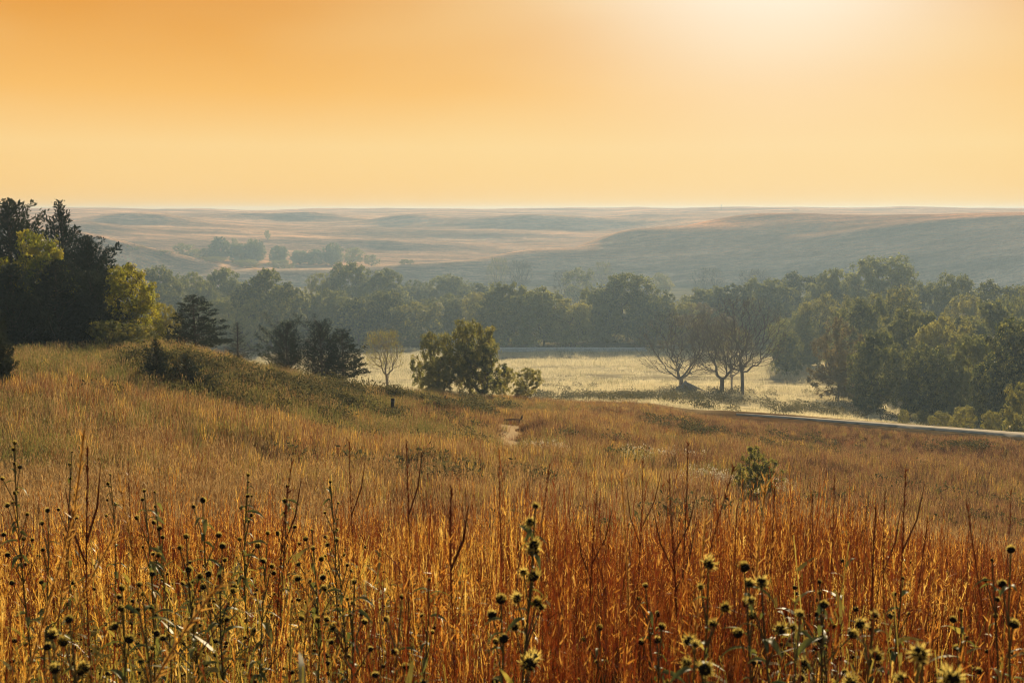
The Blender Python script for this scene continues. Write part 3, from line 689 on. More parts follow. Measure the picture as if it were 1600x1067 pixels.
def blades(mb, g, n, rad, hmin, hmax, wmin, wmax, lean, droop, m, segs=3, taper=1.0, mid=1.0, z0=-0.05, hp=1.0):
    a = g.uniform(0, 6.283, n); r = rad*np.sqrt(g.uniform(0, 1, n))
    B = np.stack([np.cos(a)*r, np.sin(a)*r, np.full(n, z0)], 1)
    d = unit(np.stack([g.normal(0, lean, n), g.normal(0, lean, n), np.ones(n)], 1))
    h = hmin + (hmax-hmin)*g.uniform(0, 1, n)**hp
    b = g.normal(0, 1, (n, 3))*[1, 1, 0]; b = unit(b)*(droop*h*g.uniform(0.1, 1, n))[:, None]; b[:, 2] = -np.linalg.norm(b[:, :2], axis=1)*0.55
    s_ = unit(np.cross(d, g.normal(0, 1, (n, 3))))
    mb.strips(B, d, h, g.uniform(wmin, wmax, n), b, s_, segs, m, taper, mid)
    return B, d, h, b
def seedheads(mb, g, B, d, h, b, k, ln, wd, m, start=0.72):
    """little spikelets up the top of each stem"""
    n = len(B); t = g.uniform(start, 1.0, (n, k))
    C = B[:, None] + d[:, None]*(h[:, None]*t)[..., None] + b[:, None]*(t**2)[..., None]
    D_ = unit(d[:, None] + g.normal(0, 0.38, (n, k, 3))).reshape(-1, 3)
    C = C.reshape(-1, 3)
    mb.strips(C, D_, g.uniform(0.5, 1.2, len(C))*ln, np.full(len(C), wd), np.zeros((len(C), 3)), unit(np.cross(D_, g.normal(0, 1, C.shape))), 1, m, 0.7)
TUFTS = {}
def tuft_set(key, fn, count):
    c = bpy.data.collections.new(key)
    for i in range(count):
        mb = MB(); mats = fn(mb, np.random.default_rng(1000 + 31*i ), i)
        o = bpy.data.objects.new('%s_tuft' % key, mb.mesh(key, mats)); c.objects.link(o)
    TUFTS[key] = c
def fore(mb, g, i):
    B, d, h, b = blades(mb, g, 11, 0.16, 0.75, 1.22, 0.0035, 0.0055, 0.07, 0.08, 0, 3, 0.55, hp=0.8)
    seedheads(mb, g, B, d, h, b, 14, 0.03, 0.0035, 0 if i % 3 else 1, 0.7)
    blades(mb, g, 6, 0.16, 0.4, 0.92, 0.003, 0.006, 0.14, 0.22, 1, 4)
    blades(mb, g, 14, 0.16, 0.3, 0.9, 0.003, 0.006, 0.14, 0.3, 0, 4)
    blades(mb, g, 12, 0.16, 0.4, 1.05, 0.003, 0.006, 0.1, 0.1, 3, 3)
    blades(mb, g, 4, 0.16, 0.25, 0.7, 0.006, 0.011, 0.22, 0.55, 2, 4, mid=1.5)
    if i % 2: blades(mb, g, 3, 0.12, 0.8, 1.25, 0.004, 0.006, 0.06, 0.05, 3, 2, 0.6)
    return [m_rust, m_amber, m_green, m_dark]
def foregold(mb, g, i):
    B, d, h, b = blades(mb, g, 9, 0.16, 0.7, 1.15, 0.003, 0.005, 0.08, 0.1, 1, 3, 0.55, hp=0.8)
    seedheads(mb, g, B, d, h, b, 16, 0.03, 0.0045, 1, 0.7)
    blades(mb, g, 14, 0.16, 0.3, 0.95, 0.003, 0.006, 0.14, 0.25, 1, 4)
    blades(mb, g, 8, 0.16, 0.4, 0.95, 0.003, 0.005, 0.12, 0.2, 0, 3)
    blades(mb, g, 6, 0.16, 0.4, 1.0, 0.003, 0.005, 0.1, 0.1, 3, 3)
    return [m_rust, m_gold, m_green, m_dark]
def widerust(mb, g, i):
    for _ in range(5):
        a = g.uniform(0, 6.28); o = np.array([math.cos(a), math.sin(a), 0])*g.uniform(0, .6); n0 = len(mb.V)
        blades(mb, g, 16, 0.13, 0.25, 0.75, 0.008, 0.017, 0.16, 0.2, int(g.integers(0, 3)), 2, 0.6)
        for k in range(n0, len(mb.V)): mb.V[k] = mb.V[k] + o
    return [[m_rustf, m_rustf, m_field], [m_rustf, m_green, m_rustf], [m_rustf, m_dark, m_rustf]][i % 3]
def weedy(mb, g, i):
    B, d, h, b = blades(mb, g, 7, 0.15, 0.6, 1.12, 0.004, 0.007, 0.1, 0.12, 2, 3, 0.5)
    n = 60; q = g.integers(0, 7, n); t = g.uniform(0.15, 0.97, n)
    C = B[q] + d[q]*(h[q]*t)[:, None] + b[q]*(t**2)[:, None]
    dd = unit(g.normal(0, 1, (n, 3))*[1, 1, 0.3] + [0, 0, 0.55]); bb = np.array([0, 0, -1.])*g.uniform(0.01, 0.06, (n, 1))
    mb.strips(C, dd, g.uniform(0.05, 0.12, n), g.uniform(0.009, 0.018, n), bb, unit(np.cross(dd, [0, 0, 1.]) + g.normal(0, .25, (n, 3))), 3, 2, 0.9, 1.3)
    for k in range(5):
        q_ = k; t2 = g.uniform(.8, 1.0); c_ = B[q_] + d[q_]*h[q_]*t2 + b[q_]*t2**2 + g.normal(0, .02, 3)
        hb = blobmesh('w', (.008, .008, .007), None, int(g.integers(0, 999)), .15, 7, 5); mb.V.append(hb.V[0] + c_); mb.Q.append(hb.Q[0] + mb.n); mb.qm.append(hb.qm[0] + 4); mb.n += len(hb.V[0])
        fd = unit(g.normal(0, 1, (9, 3))*[1, 1, .4] + [0, 0, .9]); mb.strips(np.repeat(c_[None], 9, 0), fd, g.uniform(.010, .016, 9), np.full(9, .003), np.zeros((9, 3)), unit(np.cross(fd, g.normal(0, 1, (9, 3)))), 1, 5, .9)
    blades(mb, g, 7, 0.16, 0.4, 0.95, 0.004, 0.007, 0.16, 0.35, 1, 4)
    blades(mb, g, 5, 0.16, 0.5, 1.0, 0.004, 0.006, 0.12, 0.2, 0, 3)
    return [m_rust, m_gold, m_green, m_dark, m_head, m_bract]
def field(mb, g, i):
    B, d, h, b = blades(mb, g, 70, 0.55, 0.35, 0.78, 0.006, 0.011, 0.12, 0.18, 0, 2, 0.6)
    seedheads(mb, g, B[:36], d[:36], h[:36], b[:36], 3, 0.08, 0.012, 0, 0.8)
    blades(mb, g, 26, 0.55, 0.3, 0.62, 0.008, 0.014, 0.2, 0.35, 1, 2)
    blades(mb, g, 10, 0.5, 0.45, 0.8, 0.008, 0.012, 0.08, 0.05, 2, 2)
    return [m_field, m_gold if i % 2 else m_fgreen, m_rust]
def wide(mb, g, i):     # coarser clumps with open dark gaps, for the farther slope
    for _ in range(5):
        a = g.uniform(0, 6.28); o = np.array([math.cos(a), math.sin(a), 0])*g.uniform(0, .6); n0 = len(mb.V)
        blades(mb, g, 16, 0.13, 0.25, 0.75, 0.008, 0.017, 0.18, 0.25, int(g.integers(0, 3)), 2, 0.6)
        for k in range(n0, len(mb.V)): mb.V[k] = mb.V[k] + o
    return [[m_field, m_rust, m_field], [m_field, m_field, m_green], [m_field, m_rustf, m_rustf], [m_field, m_gold, m_fgreen]][i % 4]
def knoll(mb, g, i):
    blades(mb, g, 40, 0.55, 0.25, 0.6, 0.010, 0.020, 0.22, 0.3, 0, 2)
    B, d, h, b = blades(mb, g, 26, 0.55, 0.4, 0.75, 0.007, 0.011, 0.14, 0.15, 1, 2, 0.6)
    seedheads(mb, g, B, d, h, b, 3, 0.07, 0.014, 1, 0.8)
    return [m_fgreen, m_field if i % 2 else m_fgreen]
def forb(mb, g, i):   # low dark leafy forbs on the knoll
    n = 160; a = g.uniform(0, 6.28, n); r = 0.5*np.sqrt(g.uniform(0, 1, n)); C = np.stack([np.cos(a)*r, np.sin(a)*r, g.uniform(0.02, 0.62, n)*(1-r*0.8)], 1)
    leaf_quads(mb, C, 0.10, 0.5, g=g, m=0)
    blades(mb, g, 18, 0.45, 0.3, 0.65, 0.008, 0.012, 0.15, 0.1, 0, 2)
    return [m_fdark]
def mead(mb, g, i):
    blades(mb, g, 60, 0.9, 0.12, 0.34, 0.018, 0.034, 0.3, 0.35, 0, 1)
    blades(mb, g, 12, 0.9, 0.25, 0.5, 0.016, 0.026, 0.15, 0.2, 1, 1)
    return [m_mead, m_fgreen if i % 3 == 0 else m_mead]
m_fdark = blade_mat('forb_leaves', (0.05, 0.06, 0.025), (0.11, 0.10, 0.04), (0.15, 0.12, 0.05), trans=0.45, patch=0.3, gloss=0)
tuft_set('fore', fore, 9); tuft_set('weedy', weedy, 6); tuft_set('field', field, 6); tuft_set('knoll', knoll, 5); tuft_set('wide', wide, 8); tuft_set('foregold', foregold, 6); tuft_set('widerust', widerust, 6); tuft_set('forb', forb, 4); tuft_set('mead', mead, 5)

def scatter(name, label, key, pts, scl, tilt=0.08):
    n = len(pts); x, y = pts[:, 0], pts[:, 1]
    P = np.stack([x, y, height_arr(x, y)], 1)
    me = bpy.data.meshes.new(name); me.vertices.add(n); me.vertices.foreach_set('co', P.astype(np.float32).ravel())
    a = me.attributes.new('turn', 'FLOAT_VECTOR', 'POINT')
    a.data.foreach_set('vector', np.stack([rng.normal(0, tilt, n), rng.normal(0, tilt, n), rng.uniform(0, 6.283, n)], 1).astype(np.float32).ravel())
    a = me.attributes.new('size', 'FLOAT_VECTOR', 'POINT'); s_ = np.asarray(scl); s_ = s_[:, None]*np.ones((1, 3)) if s_.ndim == 1 else s_
    a.data.foreach_set('vector', s_.astype(np.float32).ravel())
    a = me.attributes.new('pick', 'INT', 'POINT'); a.data.foreach_set('value', rng.integers(0, 1000, n).astype(np.int32))
    o = obj(name, me); tag(o, label, kind='stuff')
    ng = bpy.data.node_groups.new(name, 'GeometryNodeTree')
    ng.interface.new_socket('Geometry', in_out='INPUT', socket_type='NodeSocketGeometry'); ng.interface.new_socket('Geometry', in_out='OUTPUT', socket_type='NodeSocketGeometry')
    nn, ll = ng.nodes, ng.links
    gi, go = nn.new('NodeGroupInput'), nn.new('NodeGroupOutput')
    ip = nn.new('GeometryNodeInstanceOnPoints'); ci = nn.new('GeometryNodeCollectionInfo'); ci.inputs[0].default_value = TUFTS[key]
    ci.inputs['Separate Children'].default_value = True; ci.inputs['Reset Children'].default_value = True
    def att(nm, ty):
        q = nn.new('GeometryNodeInputNamedAttribute'); q.data_type = ty; q.inputs['Name'].default_value = nm
        return [s for s in q.outputs if s.enabled and s.name == 'Attribute'][0]
    ll.new(gi.outputs[0], ip.inputs['Points']); ll.new(ci.outputs[0], ip.inputs['Instance']); ip.inputs['Pick Instance'].default_value = True
    ll.new(att('pick', 'INT'), ip.inputs['Instance Index'])
    er = nn.new('FunctionNodeEulerToRotation'); ll.new(att('turn', 'FLOAT_VECTOR'), er.inputs[0]); ll.new(er.outputs[0], ip.inputs['Rotation'])
    ll.new(att('size', 'FLOAT_VECTOR'), ip.inputs['Scale']); ll.new(ip.outputs[0], go.inputs[0])
    md = o.modifiers.new('scatter', 'NODES'); md.node_group = ng
    return o
def sector(n, d0, d1, a0=-0.52, a1=0.52):
    a = rng.uniform(a0, a1, n); d = np.sqrt(rng.uniform(d0*d0, d1*d1, n)); return np.stack([np.sin(a)*d, np.cos(a)*d], 1)
def polar(p): return np.hypot(p[:, 0], p[:, 1]), np.arctan2(p[:, 0], p[:, 1])
def keep(p, prob): return p[rng.uniform(0, 1, len(p)) < prob]

# tall rust grass in front
p = sector(6800, 1.5, 17, -0.62, 0.62); D, A = polar(p)
fade = 1 - sm(D, 11, 17); clump = 0.75 + 0.9*fbm(p[:, 0], p[:, 1], 1.3)
w_left = np.clip(fbm(p[:, 0]*1.0, p[:, 1], 1.1)*1.6 + 1.35*np.exp(-((A+0.23)/0.16)**2) + 0.7*sm(A, 0.08, 0.35)*(1-sm(D, 3.2, 5)) - 0.32 + 0.25*(1-sm(D, 2.5, 4.5)), 0, 1)
isw = rng.uniform(0, 1, len(p)) < np.minimum(w_left, 0.62)*(1 - sm(D, 5, 9))
ok = rng.uniform(0, 1, len(p)) < fade*clump
def hs(p, lo=0.8, hi=1.1):
    D, A = polar(p)
    h = rng.uniform(lo, hi, len(p))*(1 + 0.5*fbm(p[:, 0], p[:, 1], 2.2))
    h = h*(1 - 0.28*sm(D, 8, 16)); s_ = np.ones(len(p))[:, None]*np.ones((1, 3)); s_[:, 2] = h; s_[:, :2] *= rng.uniform(0.8, 1.2, len(p))[:, None]; return s_
isg = rng.uniform(0, 1, len(p)) < np.clip(0.27 - 0.85*A + 1.1*fbm(p[:, 0], p[:, 1], 0.9), 0.04, 0.7)
q = p[ok & ~isw & ~isg]; scatter('tall_grass', 'rust red tall grass filling the foreground', 'fore', q, hs(q), 0.07)
q = p[ok & ~isw & isg]; scatter('golden_tall_grass', 'golden tall grass glowing among the rust stems of the foreground', 'foregold', q, hs(q), 0.08)
q = p[ok & isw]; scatter('leafy_weeds', 'olive leafy weeds tangled among the tall grass', 'weedy', q, hs(q, 0.75, 1.05), 0.11)
# field grass down to the crest, knoll grass at the left
p = sector(52000, 11, 96); D, A = polar(p)
cr = np.interp(A, [azray(p_) for p_ in (0, 250, 550, 700, 850, 1000, 1200, 1600)], [60, 61, 66, 76, 84, 89, 89, 82.5])
onk = sm(D, 38, 46)*(1 - sm(A, -0.12, -0.04)) + 0.75*sm(fbm(p[:, 0], p[:, 1], 9.0), 0.06, 0.24)*(1-sm(A, .05, .3))
pathpx = azray(800) + 0.02*np.sin(D*0.3); path = (np.abs(A - azray(795) - 0.004*np.sin(D)) < 0.014) & (D > 45.5) & (D < 54.5)
ok = (D < cr) & (rng.uniform(0, 1, len(p)) < np.clip(1.25 - D/110, 0.4, 1)*np.clip(0.85 + 0.9*fbm(p[:, 0], p[:, 1], 5.0), 0.25, 1)) & ~path
k_ = rng.uniform(0, 1, len(p)) < np.clip(onk, 0, 0.92)
def fh(q, s_, lo=0.72):
    D, A = polar(q); h = (lo + 0.45*rng.uniform(0, 1, len(q)) + 0.6*fbm(q[:, 0], q[:, 1], s_))*(1 - 0.42*sm(D, 50, 75))*(1 - 0.5*sm(D-np.interp(A, [azray(p_) for p_ in (0, 250, 550, 700, 850, 1000, 1200, 1600)], [60, 61, 66, 76, 84, 89, 89, 82.5]), -9, -3)*sm(A, .1, .2))*(1 - 0.62*np.exp(-((A-azray(797))/0.022)**2)*sm(D, 36, 44)*(1-sm(D, 57, 62)))*(1 - 0.6*np.exp(-((A-azray(1182))/0.022)**2)*sm(D, 20, 25)*(1-sm(D, 33, 36))); return np.stack([0.9+0*D, 0.9+0*D, h], 1)
p3_ = np.array([spot(612, 54)[:2], spot(612, 51)[:2], spot(612, 52.5)[:2]])
near_post = (np.abs(polar(p)[1] - azray(612)) < 0.014) & (polar(p)[0] > 50) & (polar(p)[0] < 54.2); ok &= ~near_post
nearer = rng.uniform(0, 1, len(p)) < 1 - sm(polar(p)[0], 18, 34)
q = p[ok & ~k_ & nearer]; scatter('near_field_grass', 'golden brown grass on the upper slope just beyond the tall grass', 'field', q, fh(q, 6.0))
isr = rng.uniform(0, 1, len(p)) < np.clip(0.32 + 1.7*polar(p)[1] + 0.9*fbm(p[:, 0], p[:, 1], 11.0), 0.05, 0.95)
q = p[ok & ~k_ & ~nearer & ~isr]; scatter('field_grass', 'golden brown grass covering the open slope', 'wide', q, fh(q, 5.0, .85))
q = p[ok & ~k_ & ~nearer & isr]; scatter('rust_field_grass', 'rust brown grass on the right part of the open slope', 'widerust', q, fh(q, 5.0, .85))
q = p[ok & k_]; D, A = polar(q); scatter('knoll_grass', 'olive and gold grass covering the knoll', 'knoll', q, fh(q, 3.0))
# dark forbs: the dark band across the knoll and odd patches in the field
p = sector(14000, 40, 66, -0.42, -0.02); D, A = polar(p)
band = np.exp(-((D - np.interp(A, [-0.42, -0.32, -0.2, -0.1, -0.03], [46, 47, 52, 58, 62]))/4.5)**2)*0.9*sm(A, -0.36, -0.27)
q = p[rng.uniform(0, 1, len(p)) < 0.8*band*np.clip(0.6 + 2.6*fbm(p[:, 0], p[:, 1], 3.0), 0, 1)]
q = q[~((np.abs(polar(q)[1] - azray(612)) < 0.03) & (np.abs(polar(q)[0]-54) < 6))]
p2 = sector(9000, 16, 70); D2, A2 = polar(p2); q2 = p2[(fbm(p2[:, 0]+50, p2[:, 1]*1.3, 6.0) + 0.12*fbm(p2[:, 0], p2[:, 1], 1.0) > 0.29) & (rng.uniform(0, 1, len(p2)) < 0.35)]
q = np.concatenate([q, q2]); q = q[~((np.abs(polar(q)[1] - azray(797)) < 0.022) & (polar(q)[0] > 38) & (polar(q)[0] < 60))]; scatter('dark_forbs', 'dark leafy forbs in patches on the knoll and slope', 'forb', q, rng.uniform(0.6, 1.55, len(q)))
# meadow
p = sector(26000, 70, far(164), -0.50, 0.50); D, A = polar(p)
cr = np.interp(A, [azray(p_) for p_ in (0, 250, 550, 700, 850, 1000, 1200, 1600)], [64, 64, 70, 80, 88, 93, 93, 86])
onroad = (A > _RA[0]) & (np.abs(D - np.interp(A, _RA, _RD)) < 2.6); ok = (D > cr+1) & ~onroad & (rng.uniform(0, 1, len(p)) < np.clip(0.55 + 1.6*fbm(p[:, 0]*0.25, p[:, 1]*0.8, 7.0), 0.08, 1))
q = p[ok]; scatter('meadow_grass', 'pale sunlit grass of the valley meadow', 'mead', q, rng.uniform(0.7, 1.3, len(q))*(1 + 1.1*sm(polar(q)[0], 95, 200)))
p = sector(5000, far(97), far(126), 0.02, 0.36); q = p[(fbm(p[:, 0]*0.3, p[:, 1]*.6, 5.0) > 0.12) & (rng.uniform(0, 1, len(p)) < 0.22)]
scatter('meadow_weeds', 'low grey green weeds in the meadow', 'forb', q, rng.uniform(0.8, 2.4, len(q)))
# ------------------------------------------------------------------ gravel road, worn path
def ribbon(name, pts, width, mat, lift, label):
    pts = np.array(pts); tan = unit(np.gradient(pts, axis=0)); nor = np.stack([-tan[:, 1], tan[:, 0]], 1)
    k = 7; u = np.linspace(-0.5, 0.5, k); wv = np.broadcast_to(width, len(pts))
    P = pts[:, None] + nor[:, None]*(u[None, :, None]*wv[:, None, None])
    P = P + (np.where(np.abs(u) > 0.49, 1, 0)[None, :, None])*rng.normal(0, 0.12, (len(pts), k, 1))*nor[:, None]
    z = height_arr(P[..., 0].ravel(), P[..., 1].ravel()).reshape(P.shape[:2]) + lift - lift*1.2*(np.abs(u)*2)[None]**6
    mb = MB(); mb.grid(np.concatenate([P, z[..., None]], 2)[:, ::-1]); o = obj(name, mb.mesh(name, mat, True)); tag(o, label, kind='structure'); return o
m_gravel = plain_mat('gravel', (0.46, 0.38, 0.26), (0.68, 0.58, 0.42), 3.0, 0.95, 0.4)
m_soil = plain_mat('worn_soil', (0.34, 0.20, 0.06), (0.54, 0.35, 0.12), 5.0, 0.95, 0.6)
rp = []
for px in np.linspace(1150, 1960, 120):
    a_ = azray(px, 660); D = float(np.interp(a_, _RA, _RD)); rp.append((math.sin(a_)*D, math.cos(a_)*D))
ribbon('gravel_road', rp, np.interp(np.arange(120), [0, 30, 119], [0.2, 1.1, 2.1]), m_gravel, 0.12, 'pale gravel road running behind the rust grass slope')
pp = []
for D in np.linspace(45.5, 56, 24):
    a_ = azray(795 + 5*math.sin(D*0.8) + (55-D)*-0.6); pp.append((math.sin(a_)*D, math.cos(a_)*D))
ribbon('worn_path', pp, 1.15 + 0.25*np.sin(np.arange(24)), m_soil, 0.05, 'short worn golden path leading to the dark log')

# ------------------------------------------------------------------ post, log, rock, stump heap, wall, mast
m_oldwood = plain_mat('weathered_wood', (0.035, 0.025, 0.02), (0.10, 0.075, 0.055), 14, 0.9, 0.7, (1, 1, 0.15))
m_stone = plain_mat('limestone', (0.45, 0.43, 0.40), (0.80, 0.77, 0.72), 2.5, 0.9, 0.5)
m_steel = plain_mat('grey_steel', (0.2, 0.2, 0.2), (0.3, 0.3, 0.3), 2, 0.5, 0.1)
x, y, z = spot(612, 54)
e = tag(obj('fence_post', None, None, (x, y, z), (0.0, R(5), 0)), 'lone dark weathered wooden post leaning slightly in the grass below the slender tree', 'post')
hp = zray(612, 622, 54) - z
mb = MB(); zz = np.array([-0.3, 0, hp*0.4, hp*0.8, hp*0.985, hp]); mb.tube(np.stack([0.01*np.sin(zz*5), 0*zz, zz], 1), np.array([.10, .10, .092, .09, .085, .045]), 9); obj('shaft', mb.mesh('post_shaft', m_oldwood, True), e)
mb = MB(); th = np.linspace(0, 2*math.pi, 16); mb.tube(np.stack([np.cos(th)*.098, np.sin(th)*.098, np.full(16, hp*.82)], 1), 0.006, 4); obj('wire_loop', mb.mesh('post_wire', m_steel), e)
x, y, z = spot(807, 56)
e = tag(obj('fallen_log', None, None, (x, y, z + 0.16), (0, 0, R(-24))), 'dark fallen log lying across the upper end of the worn path', 'log')
mb = MB(); tt = np.linspace(-0.62, 0.75, 9); mb.tube(np.stack([tt, 0.05*np.sin(tt*3), 0.04*np.cos(tt*4)], 1), 0.17 - 0.05*(tt+.62)/1.4, 9); obj('trunk', mb.mesh('log_trunk', m_oldwood, True), e)
mb = MB(); mb.tube([(0.2, 0, 0.1), (0.32, -0.05, 0.3), (0.36, -0.12, 0.42)], [.05, .035, .02], 6); obj('branch_stub', mb.mesh('log_stub', m_oldwood, True), e)
x, y, z = spot(741, 62)
e = obj('rock', blobmesh('rock', (0.28, 0.22, 0.2), m_stone, 4).mesh('rock', m_oldwood, True), None, (x, y, z + 0.42)); tag(e, 'small dark rock sitting in the grass above and left of the fallen log', 'rock')
x, y, z = spot(1071, far(122))
e = tag(obj('stump_heap', None, None, (x, y, z)), 'grey heap of stump and roots under the lone bare spreading tree', 'stump')
g = np.random.default_rng(8); mb = blobmesh('s', (1.6, 1.0, 1.2), m_palebark, 7, 0.3, 16, 10); obj('stump', mb.mesh('stump', m_palebark, True), e)
for k in range(9):
    a_ = k*0.72 + g.normal(0, .2); l_ = g.uniform(2.2, 4.2); d_ = np.array([math.cos(a_), math.sin(a_), 0])
    mb = MB(); t_ = np.linspace(0, 1, 6)[:, None]; mb.tube(d_*l_*t_ + np.array([0, 0, 1.])*(1.5*(1-t_)**1.6 - 0.05) + g.normal(0, .05, (6, 3)), np.linspace(.2, .05, 6), 6); obj('root', mb.mesh('root', m_palebark, True), e)
# dry stone wall at the foot of the creek woods
a0, a1 = spot(772, far(160)), spot(1012, far(161))
n = 58; e = tag(obj('stone_wall', None, None, a0), 'low pale stone wall running along the foot of the creek woods', 'wall')
sv = [blobmesh('st', (0.55, 0.4, 0.34), None, 40+k, 0.25, 7, 5).mesh('wall_stone', m_stone, True) for k in range(5)]
for r_ in range(2):
    for k in range(n - r_):
        f = (k + 0.5*r_ + rng.normal(0, .08))/n; px_, py_ = a0[0] + (a1[0]-a0[0])*f, a0[1] + (a1[1]-a0[1])*f
        s_ = rng.uniform(0.9, 1.35)
        obj('stone', sv[int(rng.integers(0, 5))], e, (px_ - a0[0], py_ - a0[1] + rng.normal(0, .05), hz(px_, py_) - a0[2] + 0.25 + 0.5*r_), (0, 0, rng.normal(0, .3)), (s_, 1, rng.uniform(.85, 1.2)))
x, y, z = spot(1127, far(1900)); hm = zray(1127, 319.5, math.hypot(x, y)) - z
e = tag(obj('radio_mast', None, None, (x, y, z)), 'thin distant mast standing on the horizon ridge', 'mast')
mb = MB(); mb.tube([(0, 0, -.5), (0, 0, hm)], [.16, .10], 6); obj('pole', mb.mesh('mast_pole', m_steel), e)
for zz in (0.75, 0.92):
    mb = MB(); mb.tube([(-.5, 0, hm*zz), (.5, 0, hm*zz)], .06, 4); obj('crossbar', mb.mesh('mast_bar', m_steel), e)

# ------------------------------------------------------------------ pale flowers in the field
def fluff(mb, g, i):
    B, d, h, b = blades(mb, g, 12, 0.3, 0.35, 0.6, 0.005, 0.008, 0.15, 0.1, 0, 2, 0.5)
    n = 90; q = g.integers(0, 12, n); C = B[q] + d[q]*h[q][:, None] + b[q] + g.normal(0, .035, (n, 3)); leaf_quads(mb, C, 0.035, 0.9, g=g, m=1)
    return [m_green, m_white]
tuft_set('fluff', fluff, 4)
p = np.concatenate([sector(900, 33, 41, azray(1060), azray(1270)), sector(300, 38, 46, azray(980), azray(1090)), sector(160, 41, 47, azray(830), azray(880))])
q = p[(fbm(p[:, 0], p[:, 1]*2.0, 2.6) > 0.17) & (rng.uniform(0, 1, len(p)) < 0.55)]; scatter('pale_flowers', 'whitish seeding flowers in patches near the lone dark bush', 'fluff', q, rng.uniform(0.8, 1.2, len(q)))

# ------------------------------------------------------------------ seedhead plants of the foreground
m_pstem = blade_mat('plant_stem', (0.07, 0.055, 0.02), (0.14, 0.11, 0.03), trans=0.1, patch=0.5)
m_pleaf = blade_mat('plant_leaf', (0.10, 0.13, 0.03), (0.22, 0.22, 0.05), trans=0.5, patch=0.5)
def head_mesh(k):
    g = np.random.default_rng(500+k); mb = blobmesh('h', (0.0100, 0.0100, 0.0085), None, 60+k, 0.08, 10, 7)
    n = 70; th = g.uniform(0, 6.283, n); ph = g.uniform(-0.6, 1.1, n) if k < 2 else g.uniform(0.1, 1.3, n)
    d = np.stack([np.cos(th)*np.cos(ph), np.sin(th)*np.cos(ph), np.sin(ph)], 1); fz = 1.0 if k < 2 else 0.45
    mb.strips(d*0.0085, unit(d + g.normal(0, .25, (n, 3))), g.uniform(0.006, 0.012, n)*fz, np.full(n, 0.0024), np.array([0, 0, .002])*np.ones((n, 1)), unit(np.cross(d, g.normal(0, 1, (n, 3)))), 2, 1, 0.95)
    return mb.mesh('seed_head', [m_head, m_bract])
HEADS = [head_mesh(k) for k in range(4)]
def leaf_mesh(k):
    g = np.random.default_rng(520+k); l_ = (0.10, 0.075, 0.055)[k]; t_ = np.linspace(0, 1, 7); wv = 0.011*np.sin(np.clip(t_*math.pi*0.93 + 0.2, 0, math.pi))**0.8
    x_ = l_*t_; z_ = l_*(0.35*t_ - (0.75 + 0.2*k)*t_**2.2)
    P = np.stack([np.stack([x_, -wv, z_ + wv*0.5], 1), np.stack([x_, 0*wv, z_], 1), np.stack([x_, wv, z_ + wv*0.5], 1)], 1)
    mb = MB(); mb.grid(P); return mb.mesh('leaf', m_pleaf, True)
LEAVES = [leaf_mesh(k) for k in range(3)]
def seed_plant(px, py, D, nh, label, seed, lean=0.0, spread=0.07, frac=0.34, hs_=1.0, nl=9):
    g = np.random.default_rng(seed); x, y, z = spot(px, D, py)
    az_ = azray(px, py); x, y = math.sin(az_)*D, math.cos(az_)*D; z = hz(x, y); H = zray(px, py, D) - z
    e = tag(obj('seedhead_plant', None, None, (x, y, z)), label, 'plant', 'dry seedhead plants among the foreground grass')
    t_ = np.linspace(0, 1, 10); wob = np.stack([-lean*H*(1-t_)**1.4 + 0.016*np.sin(t_*6+seed), 0.02*np.sin(t_*5+seed*2), H*t_ - 0.03*(1-t_)], 1)
    mb = MB(); mb.tube(wob, np.linspace(0.0042, 0.0018, 10), 5)
    at = lambda f: np.array([np.interp(f, t_, wob[:, i]) for i in range(3)])
    for k in range(nh):
        f = 1.0 if k == 0 else 1 - frac*(k/(nh))**0.9*g.uniform(.85, 1.1)
        b0 = at(max(0, f - 0.045)); a_ = k*2.4 + g.normal(0, .5); r_ = 0.0 if k == 0 else spread*g.uniform(.35, 1)*(0.5 + 0.6*k/nh)
        b1 = at(f) + np.array([math.cos(a_)*r_, math.sin(a_)*r_, r_*0.35])
        if k: mb.tube([b0 - [0, 0, .02], (b0*.45+b1*.55) - [0, 0, .008], b1], [.0022, .0016, .0014], 4)
        s_ = g.uniform(.45, 1.1)*hs_*(1.0 if D < 2.7 and px > 700 else .78)
        obj('seed_head', HEADS[int(g.integers(0, 2)) + (0 if (px > 1000 and D < 2.35) or px == 826 else 2)], e, b1, (g.normal(0, .6), g.normal(0, .6), g.uniform(0, 6)), (s_,)*3)
    for k in range(nl):
        f = g.uniform(0.35, 0.97); s_ = g.uniform(.45, 1.0)*(1.3-0.6*f)
        obj('leaf', LEAVES[int(g.integers(0, 3))], e, at(f), (g.normal(0, .25), g.normal(-.15, .3), g.uniform(0, 6.28)), (s_,)*3)
    obj('stem', mb.mesh('plant_stem', m_pstem, True), e); return e
